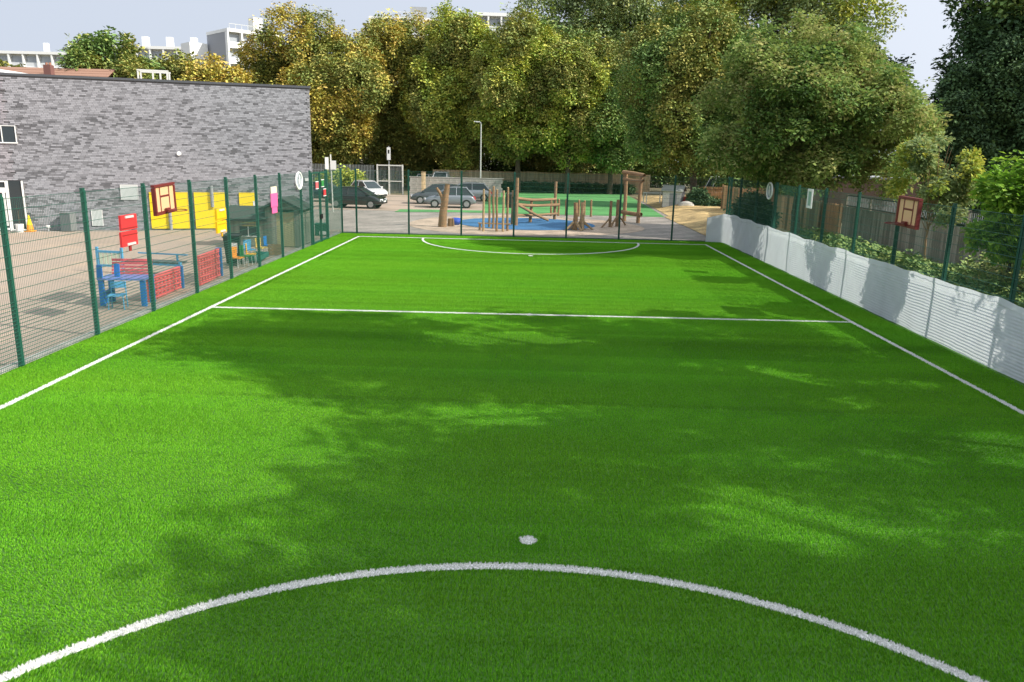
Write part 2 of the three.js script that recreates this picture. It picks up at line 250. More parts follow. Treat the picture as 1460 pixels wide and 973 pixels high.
function fencePost(parent, x, z, turn, h = 3.05, fat = 1) {
  const key = h + '|' + fat; if (!panelCache[key]) { const m = new MB(); m.box(0, h / 2, 0, 0.08 * fat, h, 0.06 * fat); m.box(0, h + 0.008, 0, 0.086 * fat, 0.016, 0.066 * fat); panelCache[key] = m.geo(); const c = new MB(); c.box(0.0, h / 2, 0.046 * fat, 0.06, h - 0.06, 0.008); for (let y = 0.2; y < h; y += 0.3) c.cyl([0, y, 0.05 * fat], [0, y, 0.062 * fat], 0.012, 0.012, 6); panelCache[key + 'c'] = c.geo(); }
  const p = mesh('post', panelCache[key], M.post, parent); p.position.set(x, 0, z); p.rotation.y = turn;
  mesh('clamp_bar', panelCache[key + 'c'], M.wire, p);
  return p;
}
function fencePanel(parent, x0, z0, x1, z1, name = 'mesh_panel') {
  const w = Math.hypot(x1 - x0, z1 - z0), key = 'p' + w.toFixed(2); if (!panelCache[key]) panelCache[key] = meshPanelGeo(w);
  const p = mesh(name, panelCache[key], M.wire, parent); p.position.set(x0, 0, z0); p.rotation.y = -Math.atan2(z1 - z0, x1 - x0); p.userData.kind = 'stuff'; return p;
}
{
  const f = thing('mesh_fence', 'tall green welded mesh fence between the pitch and the school yard', 'fence');
  const zs = []; for (let i = -5; i <= 6; i++) zs.push(-13.31 - 2.52 * i); zs.push(-31.0, -32.35);
  zs.forEach((z, i) => { fencePost(f, -9.12, z, Math.PI / 2); if (i) fencePanel(f, -9.07, zs[i - 1], -9.07, z); });
  fencePost(f, -9.12, -34.9, Math.PI / 2, 3.05, 1.5); fencePanel(f, -9.07, -34.9, -9.07, -37.5);
  for (const [z0, z1] of [[-32.4, -33.62], [-33.70, -34.82]]) {
    const gt = thing('mesh_gate', z0 > -33 ? 'green mesh gate leaf next to the playhouse' : 'green mesh gate leaf next to the corner of the pitch', 'gate', [-9.07, 0, 0], 0, 'gate leaves in the yard fence');
    const w = Math.abs(z1 - z0), mid = (z0 + z1) / 2, m = new MB(); m.box(0, 1.5, z0 - 0.04, 0.05, 2.95, 0.05); m.box(0, 1.5, z1 + 0.04, 0.05, 2.95, 0.05); m.box(0, 0.08, mid, 0.05, 0.05, w - 0.13); m.box(0, 2.95, mid, 0.05, 0.05, w - 0.13); m.build('gate_frame', M.post, gt);
    fencePanel(gt, 0, z0 - 0.065, 0, z1 + 0.065); const b = new MB(); b.box(0.05, 1.1, z1 + (z0 > -33 ? 0.05 : w - 0.05), 0.05, 0.2, 0.06); b.build('lock', M.black, gt);
  }
}
{
  const f = thing('mesh_fence', 'green mesh fence between the pitch and the timber playground', 'fence');
  const xs = [-9.08]; for (let i = 0; i < 7; i++) xs.push(-8.375 + 2.52 * i); xs.push(9.27);
  xs.forEach((x, i) => { fencePost(f, x, -37.53, 0); if (i) fencePanel(f, xs[i - 1], -37.47, x, -37.47); });
  const b = new MB(); b.box(0.1, 0.05, -37.46, 18.3, 0.03, 0.02); b.build('bottom_rail', M.post, f);
}
{
  const f = thing('mesh_fence', 'green mesh fence with a white sheet tied along its foot', 'fence');
  const zs = []; for (let i = -6; i <= 8; i++) zs.push(-15.06 - 2.56 * i); zs.push(-37.3);
  zs.forEach((z, i) => { fencePost(f, 9.34, z, -Math.PI / 2, 3.05, i === 12 ? 1.5 : 1); if (i) fencePanel(f, 9.28, zs[i - 1], 9.28, z); });
}
{ // white sheet tied along the foot of the fence
  const path = [[8.35, -37.40], [8.75, -37.36], [9.08, -37.3], [9.16, -37.0]]; for (let z = -36.6; z <= 1.2; z += 0.4) path.push([9.175, z]);
  const c = new THREE.CatmullRomCurve3(path.map(([x, z]) => new THREE.Vector3(x, 0, z)), false, 'centripetal'), L = c.getLength(), nu = Math.round(L / 0.1), nv = 126, P = [], U = [], I = [];
  const pts = c.getSpacedPoints(nu), tan = (i) => pts[Math.min(nu, i + 1)].clone().sub(pts[Math.max(0, i - 1)]).normalize();
  for (let i = 0; i <= nu; i++) {
    const p = pts[i], t = tan(i), n = new THREE.Vector3(-t.z, 0, t.x).negate(), s = i / nu * L;
    const between = Math.abs(((-15.06 - p.z) / 2.56) - Math.round((-15.06 - p.z) / 2.56)) * 2; // 0 at a post, 1 mid-span
    const top = 1.40 - 0.03 * between - 0.04 * noise3(s * 0.4, 3, 1) + (s < 0.8 ? -0.22 * (1 - s / 0.8) : 0) + 0.05 * (noise3(s * 1.7, 9, 4) - 0.5);
    const tight = p.z > -28 ? 1 : 0.3;
    for (let j = 0; j <= nv; j++) {
      const v = j / nv, y = 0.015 + v * top;
      const rib = 0.004 * tight * Math.sin(y / 0.0667 * 6.283) * (v < 0.88 ? 1 : 0);
      const fold = 0.045 * (noise3(s * 1.1 + y * 0.9, y * 0.8, 3) - 0.5) + 0.03 * (noise3(s * 3.1 - y * 2.2, y * 1.3, 8) - 0.5) * (1.5 - tight) + (v > 0.9 ? 0.03 * noise3(s * 5, 1, 2) : 0);
      const q = rib + fold - 0.012 * (1 - between) * 0;
      P.push(p.x - Math.max(-0.04, q + 0.01) * (t.z > 0.5 ? 1 : 0.2), y, p.z + (t.z > 0.5 ? 0 : q)); U.push(s, y);
    }
  }
  for (let i = 0; i < nu; i++) for (let j = 0; j < nv; j++) { const a = i * (nv + 1) + j, b = a + nv + 1; I.push(a, b, a + 1, b, b + 1, a + 1); }
  const g = new THREE.BufferGeometry(); g.setAttribute('position', new THREE.Float32BufferAttribute(P, 3)); g.setAttribute('uv', new THREE.Float32BufferAttribute(U, 2)); g.setIndex(I); g.computeVertexNormals();
  tag(mesh('windbreak_sheet', g, M.sheet), 'long white translucent sheet tied along the foot of the mesh fence', 'sheet');
}

// ---------------------------------------------------------------- brick school building
const WD = new THREE.Vector3(-13.19, 0, 4.37).normalize(), WN = new THREE.Vector3(WD.z, 0, -WD.x); if (WN.z < 0) WN.negate();
const wallTurn = Math.atan2(-WD.z, WD.x) + Math.PI; // local +x runs from the far left end towards the corner
const onWall = (s, y, out = 0) => [-10.96 + WD.x * s + WN.x * out, y, -39.38 + WD.z * s + WN.z * out];
{
  // local frame: origin at the corner, x = -s, z = outwards
  const b = thing('brick_building', 'flat roofed school building of mottled grey brick', 'building', [-10.96, 0, -39.38], Math.atan2(WN.x, WN.z));
  const LEN = 23, H = 6.78;
  const m = new MB(); m.box(-LEN / 2, H / 2, -7, LEN - 0.02, H, 13.96); m.build('wall', M.mortar, b);
  const win = [[12.78, 14.6, 3.92, 4.62], [12.76, 15.6, 0.0, 2.24]]; // s0 s1 y0 y1
  const g = new THREE.BoxGeometry(0.217, 0.063, 0.03), mats = [], cols = [], r = rng(5), col = new THREE.Color();
  const rowH = 0.073, bl = 0.228;
  for (let k = 0; k < Math.floor(H / rowH); k++) for (let i = -1; i < LEN / bl; i++) {
    const s = (i + (k % 2) * 0.5 + (k % 3) * 0.17) * bl + 0.115, y = (k + 0.5) * rowH; let w = 1; if (s < 0.11 || s > LEN - 0.12) { if (s < 0 || s > LEN) continue; w = 0.5; }
    if (win.some(([a, c, d, e]) => s > a - 0.1 && s < c + 0.1 && y > d - 0.02 && y < e + 0.02)) continue;
    if (s > 13.06 && s < 13.09) continue;
    const patch = noise3(s * 1.7 + y * 1.3, y * 8.5, 2) * 0.36 + noise3(s * 0.5 - y * 0.5, y * 1.6, 8) * 0.18, d = r() * 0.64 + patch;
    const t = d > 0.87 ? 0.12 : d > 0.75 ? 0.18 : d > 0.62 ? 0.235 : 0.30, v = t * (0.9 + 0.2 * r()), warm = 0.02 * noise3(s * 0.3, y * 0.5, 30) + (s > 13.1 ? 0.03 : 0);
    mats.push(put(w === 1 ? -s : -Math.max(0.058, s), y, 0.005 + 0.006 * r(), 0, 0, 0, w, 1, 1)); cols.push(col.setRGB(v * (1.0 + warm * 2), v * 1.03, v * 1.12).clone());
  }
  copies('brick_courses', g, M.brick, mats, cols, b);
  for (let k = 0; k < Math.floor(H / rowH); k++) { mats.length = 0; }
  // return wall bricks
  const rm = [], rc = []; const g2 = new THREE.BoxGeometry(0.03, 0.063, 0.288);
  for (let k = 0; k < Math.floor(H / rowH); k++) for (let i = 0; i < 14 / bl - 1; i++) { const z = -((i + (k % 2) * 0.5) * bl + 0.17), v = 0.14 + 0.26 * r(); rm.push(put(0.002 + 0.004 * r(), (k + 0.5) * rowH, z)); rc.push(col.setRGB(v, v * 0.985, v * 1.01).clone()); }
  copies('brick_courses', g2, M.brick, rm, rc, b);
  const c = new MB(); c.box(-LEN / 2 + 0.02, H + 0.05, -0.12, LEN + 0.12, 0.10, 0.38); c.box(-0.12, H + 0.048, -7.2, 0.38, 0.098, 13.7); c.build('coping', M.coping, b);
  { // upper window
    const w = mesh('window', new THREE.BoxGeometry(1.82, 0.70, 0.04), M.glass, b); w.position.set(-13.69, 4.27, -0.03 + 0.035);
    const f = new MB(); f.box(0, -0.37, 0.04, 1.9, 0.05, 0.09); f.box(0.905, 0, 0.03, 0.035, 0.70, 0.05); f.box(0.36, 0, 0.03, 0.035, 0.70, 0.05); f.box(0, 0.365, 0.03, 1.85, 0.03, 0.05); f.build('window_frame', M.white, w);
  }
  { // glazed doors
    const w = mesh('glazed_door', new THREE.BoxGeometry(2.84, 2.22, 0.04), M.glass, b); w.position.set(-14.18, 1.12, 0.005);
    const f = new MB(); f.box(1.40, 0, 0.04, 0.06, 2.24, 0.07); f.box(0.78, 0, 0.04, 0.12, 2.24, 0.07); f.box(-0.5, 0, 0.04, 0.08, 2.24, 0.07); f.box(0.14, 1.09, 0.04, 1.2, 0.06, 0.07); f.box(0.14, 0.70, 0.04, 1.2, 0.22, 0.07); f.box(0.62, -0.15, 0.045, 0.1, 1.5, 0.06); f.box(0.14, -1.04, 0.04, 1.2, 0.1, 0.07); f.box(1.09, -1.08, 0.04, 0.56, 0.05, 0.07); f.build('door_frame', M.white, w);
  }
  { const m2 = new MB(); m2.cyl([-6.09, 3.57, 0.0], [-6.09, 3.57, 0.10], 0.11, 0.09, 14); m2.build('bulkhead_light', M.white, b); }
  { const m2 = new MB(); m2.box(-0.28, 2.43, 0.06, 0.16, 0.14, 0.1); m2.build('security_light', M.white, b); }
  const ru = thing('roof_frame', 'white open metal frame standing on the brick building roof', 'frame', onWall(7.05, 6.78, -0.9), Math.atan2(WN.x, WN.z));
  const rf = new MB(); for (const x of [-0.64, 0.0, 0.32, 0.62]) rf.box(x, 0.27, 0, 0.07, 0.54, 0.07); rf.box(0, 0.555, 0, 1.36, 0.07, 0.07); for (const x of [-0.64, 0.62]) rf.box(x, 0.27, -0.9, 0.07, 0.54, 0.07); rf.box(0, 0.555, -0.9, 1.36, 0.07, 0.07); rf.build('uprights', M.offwhite, ru);
}
const wt = Math.atan2(WN.x, WN.z);
function wallBoard(s0, s1, y0, y1, m, label, name, cat, group, out = 0.05) {
  const o = thing(name, label, cat, onWall((s0 + s1) / 2, y0, out), wt, group), w = s0 - s1, h = y1 - y0;
  const b = new MB(); b.box(0, h / 2, 0, w, h, 0.03); b.build('panel', m, o);
  const e = new MB(); e.box(0, h + 0.012, 0.004, w + 0.03, 0.024, 0.045); e.box(-w / 2 - 0.008, h / 2, 0.004, 0.015, h, 0.045); e.box(w / 2 + 0.008, h / 2, 0.004, 0.015, h, 0.045); e.build('edging', m === M.yellow ? M.yellow : M.white, o);
  return o;
}
{
  const G = 'yellow boards on the brick wall';
  wallBoard(7.52, 5.85, 0.05, 1.75, M.yellow, 'broad yellow board on the brick wall behind the basketball backboard', 'display_board', 'board', G);
  wallBoard(5.55, 4.02, 0.05, 1.75, M.yellow, 'broad yellow board with a grey pipe at its top', 'display_board', 'board', G);
  const d = wallBoard(3.50, 2.68, 0.05, 1.75, M.yellow, 'tall yellow board with a white paper, beside the playhouse', 'display_board', 'board', G);
  const p = new MB(); p.box(0.32, 0.93, 0.022, 0.2, 0.78, 0.006, 0, 0, 0.03); p.build('paper', M.white, d);
  wallBoard(8.74, 8.02, 1.41, 2.08, std(0.46, 0.50, 0.49, 0.6), 'pale grey square panel high on the brick wall', 'wall_panel', 'panel');
  wallBoard(10.06, 9.63, 0.2, 0.92, std(0.46, 0.50, 0.49, 0.6), 'pale grey louvre panel low on the brick wall', 'wall_panel', 'panel');
  for (const [sx, y0, y1, lab] of [[6.68, 0, 0.85, 'short grey pipe rising in front of the broad yellow board'], [4.75, 1.08, 2.1, 'grey pipe ending halfway down a yellow board']]) { const q = thing('wall_pipe', lab, 'pipe', onWall(sx, 0, 0.12), wt), qm = new MB(); qm.cyl([0, y0, 0], [0, y1, 0], 0.075, 0.075, 12); qm.build('tube', M.grey, q); const qc = new MB(); qc.box(0, (y0 + y1) / 2, 0, 0.19, 0.05, 0.1); qc.build('clip', M.steel, q); }
  // metal cabinet, cone, planter
  const c = thing('metal_cabinet', 'grey metal locker standing against the brick wall', 'cabinet', onWall(11.0, 0, 0.35), wt - 0.35);
  const cm = new MB(); cm.box(0, 0.42, 0, 0.46, 0.82, 0.5); cm.build('body', std(0.14, 0.16, 0.165, 0.5), c); const cd = new MB(); cd.box(0.235, 0.42, 0.02, 0.016, 0.78, 0.44); cd.box(0, 0.845, 0, 0.5, 0.03, 0.54); cd.build('door', M.steel, c);
  const k = thing('traffic_cone', 'yellow and orange cone against the brick wall', 'cone', [-22.75, 0, -35.0]); const km = new MB(); km.box(0, 0.02, 0, 0.36, 0.04, 0.36); km.cyl([0, 0.04, 0], [0, 0.3, 0], 0.16, 0.115, 16); km.build('lower_cone', M.orange, k); const ky = new MB(); ky.cyl([0, 0.3, 0], [0, 0.74, 0], 0.115, 0.025, 16); ky.build('upper_cone', M.yellow, k);
  const pl = thing('planter', 'white round planter with a bare stem beside the glazed doors', 'planter', [-22.98, 0, -34.62]); const pm = new MB(); pm.cyl([0, 0, 0], [0, 0.36, 0], 0.15, 0.18, 18); pm.build('pot', M.white, pl); const ps = new MB(); ps.tube([[0, 0.3, 0], [0.02, 0.7, 0], [-0.02, 1.2, 0.02]], [0.02, 0.015, 0.008], 5); ps.tube([[0.0, 0.8, 0], [0.12, 1.05, 0], [0.2, 1.1, 0.02]], [0.01, 0.006, 0.004], 5); ps.build('stem', M.bark, pl);
  const bl = thing('bollard_light', 'small bollard lamp with a white top by the brick wall', 'lamp', [-22.1, 0, -35.3]); const bm = new MB(); bm.cyl([0, 0, 0], [0, 0.16, 0], 0.05, 0.05, 12); bm.build('stem', M.grey, bl); const bw = new MB(); bw.cyl([0, 0.16, 0], [0, 0.27, 0], 0.09, 0.08, 14); bw.build('cap', M.white, bl);
}

// ---------------------------------------------------------------- things hung on the fences
function backboard(pos, turn, roll, label) { // local: face towards +z, origin at board centre
  const o = thing('basketball_backboard', label, 'backboard', pos, turn, 'backboards on the long fences'); o.rotation.order = 'YXZ'; o.rotation.z = roll;
  const f = new MB(); const W = 1.08, H = 0.72; f.box(0, H / 2 - 0.03, 0, W, 0.06, 0.09); f.box(0, -H / 2 + 0.04, 0, W, 0.08, 0.09); f.box(-W / 2 + 0.03, 0, 0, 0.06, H - 0.14, 0.09); f.box(W / 2 - 0.03, 0, 0, 0.06, H - 0.14, 0.09); f.build('frame', M.maroon, o);
  const p = new MB(); p.box(0, 0, -0.005, W - 0.12, H - 0.14, 0.04); p.build('panel', M.peach, o);
  const l = new MB(); l.box(-0.24, 0, 0.018, 0.045, H - 0.14, 0.006); l.box(0.24, 0, 0.018, 0.045, H - 0.14, 0.006); l.box(0, 0.07, 0.018, 0.435, 0.045, 0.006); l.build('target_lines', M.maroon, o);
  const r = new MB(); r.box(0, -0.27, 0.07, 0.2, 0.1, 0.06); const ring = new THREE.TorusGeometry(0.21, 0.012, 6, 24); ring.rotateX(Math.PI / 2); ring.translate(0, -0.27, 0.31); r.add(ring); r.build('rim', M.maroon, o);
  for (const x of [-0.3, 0.3]) { const b = new MB(); b.box(x, 0, -0.09, 0.05, 0.5, 0.09); b.build('bracket', M.black, o); }
  return o;
}
backboard([-8.93, 2.68, -18.98], Math.PI / 2, 0.04, 'red framed basketball backboard on the fence in front of the yellow boards');
backboard([9.12, 2.75, -19.25], -Math.PI / 2, -0.02, 'red framed basketball backboard on the fence above the white sheet');
function doublePanel(z, y, m, label, dark) {
  const o = thing('hanging_panel', label, 'panel', [-9.0, y, z], Math.PI / 2);
  const a = new MB(); a.box(0.03, 0.19, 0.02, 0.70, 0.33, 0.05); a.build('upper_panel', m, o); const b = new MB(); b.box(-0.0, -0.17, 0.02, 0.70, 0.33, 0.05); b.build('lower_panel', m, o);
  for (const y of [0.07, -0.08]) { const s = new MB(); s.box(0.02, y, 0.05, 0.66, 0.025, 0.012); s.build('ridge', dark, o); }
  for (const y of [0.31, -0.29]) { const h = new MB(); h.box(0.04, y, 0.055, 0.36, 0.05, 0.02); h.build('handle', std(0.75, 0.55, 0.52, 0.6), o); }
  const k = new MB(); k.box(0.02, -0.39, 0.02, 0.07, 0.12, 0.03); k.build('bracket', dark, o);
}
doublePanel(-17.23, 2.07, M.red, 'bright red double panel hung on the yard fence', std(0.3, 0.02, 0.02, 0.6));
doublePanel(-22.5, 1.85, std(0.80, 0.47, 0.005, 0.5), 'orange yellow double panel hung on the yard fence', std(0.6, 0.33, 0.005, 0.6));
{
  const o = thing('notice', 'pink notice with a cream heading on the yard fence', 'notice', [-9.0, 2.1, -27.4], Math.PI / 2); const a = new MB(); a.box(0, 0.06, 0, 0.70, 0.48, 0.015); a.box(0, -0.28, 0, 0.55, 0.22, 0.015); a.build('sheet', M.pink, o); const b = new MB(); b.box(0, 0.41, 0, 0.6, 0.22, 0.016); b.build('heading', M.cream, o);
  const rings = [[[-8.98, 2.72, -30.4], Math.PI / 2, 'white oval hoop on the fence above the playhouse', [0.40, 0.31]], [[9.2, 2.72, -30.85], -Math.PI / 2, 'white oval hoop on the fence under the big tree', [0.36, 0.30]]];
  for (const [p, t, lab, [rx, ry]] of rings) {
    const h = thing('oval_target', lab, 'target', p, t, 'oval targets on the fences'), tg = new THREE.TorusGeometry(1, 0.13, 8, 32); tg.scale(rx, ry, 0.25); mesh('rim', tg, M.white, h);
    const d = new THREE.CylinderGeometry(0.93, 0.93, 0.02, 28); d.rotateX(Math.PI / 2); d.scale(rx, ry, 0.6); mesh('disc', d, std(0.33, 0.37, 0.42, 0.6), h).position.z = -0.01;
    const f = new MB(); f.cyl([0, ry * 0.45, 0.012], [0, ry * 0.45, 0.02], 0.07, 0.07, 12); f.box(0, 0.0, 0.014, 0.05, ry * 0.7, 0.01); f.box(-0.09, -ry * 0.2, 0.014, 0.03, ry * 0.8, 0.01); f.box(0.09, -ry * 0.2, 0.014, 0.03, ry * 0.8, 0.01); f.build('figure', M.white, h);
  }
  const w = thing('rectangular_target', 'white framed upright rectangle on the fence under the big tree', 'target', [9.2, 2.68, -26.35], -Math.PI / 2), m = new MB(); m.box(-0.19, 0, 0, 0.09, 0.62, 0.03); m.box(0.19, 0, 0, 0.09, 0.62, 0.03); m.box(0, 0.27, 0, 0.29, 0.08, 0.03); m.box(0, -0.27, 0, 0.29, 0.08, 0.03); m.build('frame', M.white, w); const q = new MB(); q.box(0, 0, -0.005, 0.29, 0.46, 0.012); q.build('board', std(0.28, 0.42, 0.34, 0.7), w);
  for (const [z, y, mm, lab] of [[-33.0, 2.45, M.pinkred, 'small red sign on the gate beside the playhouse'], [-34.2, 2.1, M.red, 'small orange red sign on the gate by the corner'], [-33.9, 2.5, M.green, 'small bright green sign on the gate by the corner']]) { const s = thing('gate_sign', lab, 'sign', [-9.0, y, z], Math.PI / 2), b = new MB(); b.box(0, 0, 0, 0.36, 0.26, 0.02); b.build('plate', mm, s); for (const yy of [0.145, -0.145]) { const f = new MB(); f.box(0, yy, 0, 0.4, 0.03, 0.026); f.build('edge', M.white, s); } }
}

// ---------------------------------------------------------------- yard furniture behind the fence
{
  const t = thing('play_kitchen', 'blue framed play table with red slatted back in the yard', 'play table', [-10.15, 0, -18.95], 0.1);
  for (const x of [-0.5, 0.5]) for (const z of [0.02, -0.55]) { const f = new MB(); f.box(x, 0.33, z, 0.12, 0.66, 0.08); f.build('leg', M.blue, t); }
  for (const [x, z] of [[-0.5, 0.05], [-0.18, -0.2]]) { const f = new MB(); f.box(x, 0.87, z, 0.12, 0.32, 0.06, 0, 0, -0.04); f.build('upright', M.blue, t); }
  { const f = new MB(); f.box(-0.5, 0.2, -0.26, 0.06, 0.3, 0.49); f.build('side_panel', M.blue, t); }
  const tp = new MB(); tp.box(0, 0.68, -0.27, 1.14, 0.05, 0.7); tp.build('table_top', std(0.16, 0.24, 0.55, 0.4), t);
  for (let k = 0; k < 5; k++) { const s = new MB(); s.box(0.0, 0.72 + k * 0.085, -0.66 - k * 0.015, 1.0, 0.06, 0.04, 0, 0, 0.0); s.build('slat', M.pinkred, t); }
  const ch = thing('child_chair', 'small light blue chair under the blue play table', 'chair', [-10.12, 0, -18.6], 0.25); const s = new MB(); s.box(0, 0.34, 0, 0.36, 0.03, 0.34); s.build('seat', M.lightblue, ch); const bk = new MB(); bk.box(0, 0.57, -0.17, 0.36, 0.16, 0.025, 0, -0.1); bk.build('backrest', M.lightblue, ch);
  for (const [x, z] of [[-0.16, 0.15], [0.16, 0.15], [-0.16, -0.16], [0.16, -0.16]]) { const l = new MB(); l.cyl([x * 1.12, 0, z * 1.1], [x, z < 0 ? 0.64 : 0.34, z], 0.014, 0.014, 6); l.build('leg', M.lightblue, ch); }
  const crate = (pos, turn, len, h, cols, rows, label) => {
    const o = thing('red_lattice_panel', label, 'panel', pos, turn, 'red lattice panels along the fence'), m = new MB();
    for (let i = 0; i <= cols; i++) m.box(-len / 2 + i * len / cols, h / 2, 0, 0.09, h, 0.05);
    m.build('upright', M.pinkred, o);
    for (let j = 0; j <= rows; j++) { const q = new MB(); q.box(0, 0.045 + j * (h - 0.09) / rows, 0.004, len + 0.08, j === rows ? 0.11 : 0.055, 0.066); q.build('rail', M.pinkred, o); }
    const e = new MB(); e.box(len / 2 + 0.1, h * 0.5, 0, 0.1, h + 0.04, 0.16); e.build('end_post', M.blue, o); return o;
  };
  crate([-9.85, 0, -20.55], Math.PI / 2 + 0.05, 2.0, 0.62, 8, 4, 'red plastic lattice panel next to the blue play table');
  crate([-9.62, 0, -23.0], Math.PI / 2 + 0.08, 1.75, 0.86, 7, 4, 'tall red plastic lattice panel next to the black bin');
  const b = thing('slatted_bench', 'blue bench with pale slatted end and dark seat', 'bench', [-12.3, 0, -23.9], -0.15);
  const e = new MB(); e.box(-0.9, 0.66, 0, 0.9, 0.07, 0.05); e.box(-0.9, 0.22, 0, 0.9, 0.07, 0.05); e.box(-1.33, 0.4, 0, 0.07, 0.8, 0.06); e.box(-0.47, 0.4, 0, 0.07, 0.8, 0.06); e.box(0.5, 0.34, 0, 2.0, 0.06, 0.06); e.box(1.5, 0.22, 0, 0.07, 0.44, 0.07); e.build('frame', M.lightblue, b); const er = new MB(); er.box(0.7, 0.62, -0.35, 1.7, 0.04, 0.04); er.box(1.2, 0.5, -0.35, 0.05, 0.2, 0.04); er.build('back_rail', M.lightblue, b);
  for (let i = 0; i < 5; i++) { const q = new MB(); q.box(-1.2 + i * 0.15, 0.44, 0.004, 0.09, 0.38, 0.03); q.build('slat', std(0.62, 0.72, 0.55, 0.6), b); }
  const st = new MB(); st.box(0.55, 0.40, -0.18, 1.9, 0.05, 0.42); st.build('seat', std(0.10, 0.115, 0.115, 0.7), b);
  const w = thing('wheelie_bin', 'black wheeled bin with a white paper by the yard fence', 'bin', [-10.15, 0, -26.3], 0.2); const wb = new THREE.CylinderGeometry(0.36, 0.27, 0.9, 4, 1); wb.rotateY(Math.PI / 4); wb.translate(0, 0.52, 0); mesh('body', wb, M.black, w); const wl = new MB(); wl.box(0, 1.0, 0, 0.56, 0.07, 0.60); wl.box(0, 1.03, -0.28, 0.5, 0.06, 0.08); wl.build('lid', M.black, w); const wp = new MB(); wp.box(0.1, 0.62, 0.262, 0.2, 0.34, 0.01, 0, 0.09); wp.build('paper', M.white, w); for (const x of [-0.2, 0.2]) { const q = new MB(); q.cyl([x - 0.03, 0.1, -0.24], [x + 0.03, 0.1, -0.24], 0.1, 0.1, 14); q.build('wheel', M.rubber, w); }
  const kidChair = (pos, turn, m, label) => { const o = thing('plastic_chair', label, 'chair', pos, turn, 'small plastic chairs by the yard fence'); const s2 = new MB(); s2.box(0, 0.32, 0, 0.34, 0.035, 0.32); s2.build('seat', m, o); const k = new THREE.CylinderGeometry(0.2, 0.17, 0.34, 12, 1, true, -0.9, 1.8); k.scale(1, 1, 0.5); k.rotateY(Math.PI); k.translate(0, 0.5, -0.08); mesh('backrest', k, new THREE.MeshStandardMaterial({ color: m.color, roughness: 0.5, side: THREE.DoubleSide }), o); for (const [x, z] of [[-0.14, 0.13], [0.14, 0.13], [-0.14, -0.14], [0.14, -0.14]]) { const l = new MB(); l.cyl([x * 1.15, 0, z * 1.15], [x, 0.32, z], 0.012, 0.012, 6); l.build('leg', M.offwhite, o); } };
  kidChair([-9.72, 0.04, -25.55], 1.2, M.orange, 'orange yellow plastic chair beside the black bin'); kidChair([-9.62, 0.04, -26.05], 1.5, M.green, 'green plastic chair between two orange chairs'); kidChair([-9.62, 0.04, -26.55], 1.8, std(0.80, 0.45, 0.02, 0.5), 'pale orange plastic chair next to the green one');
  kidChair([-10.2, 0, -28.0], 0.8, M.lightblue, 'light blue plastic chair near the teal mat'); kidChair([-10.0, 0, -28.7], 1.2, std(0.78, 0.55, 0.12, 0.5), 'golden yellow plastic chair near the playhouse'); kidChair([-9.95, 0, -29.4], 1.5, M.blue, 'deep blue plastic chair near the playhouse');
  const mat = thing('play_tray', 'teal plastic tray lying by the yard fence', 'tray', [-9.75, 0, -27.5], 0.1); const tm = new MB(); tm.box(0, 0.10, 0, 0.5, 0.04, 1.3); tm.box(-0.25, 0.16, 0, 0.04, 0.16, 1.3); tm.box(0.25, 0.16, 0, 0.04, 0.16, 1.3); tm.box(0, 0.16, 0.65, 0.5, 0.16, 0.04); tm.box(0, 0.16, -0.65, 0.5, 0.16, 0.04); tm.build('tray_body', M.teal, mat);
  const lo = thing('wooden_crate', 'small brown wooden crate in front of the playhouse', 'crate', [-9.62, 0, -29.15], 0.2); for (let k = 0; k < 3; k++) { const q = new MB(); q.box(0, 0.07 + k * 0.13, 0.2, 0.5, 0.1, 0.02); q.box(0, 0.07 + k * 0.13, -0.2, 0.5, 0.1, 0.02); q.box(0.25, 0.07 + k * 0.13, 0, 0.02, 0.1, 0.38); q.box(-0.25, 0.07 + k * 0.13, 0, 0.02, 0.1, 0.38); q.build('slat', M.log, lo); }
  const gb = thing('green_crate', 'dark green box with a white label at the fence corner', 'box', [-9.75, 0, -36.3], 0.1); const gm = new MB(); gm.box(0, 0.27, 0, 0.55, 0.5, 0.5); gm.build('body', std(0.01, 0.09, 0.05, 0.5), gb); const gl = new MB(); gl.box(0, 0.54, 0, 0.6, 0.06, 0.55); gl.build('lid', std(0.015, 0.12, 0.07, 0.5), gb); const gw = new MB(); gw.box(0.08, 0.14, 0.256, 0.3, 0.16, 0.01); gw.build('label_plate', M.white, gb);
}
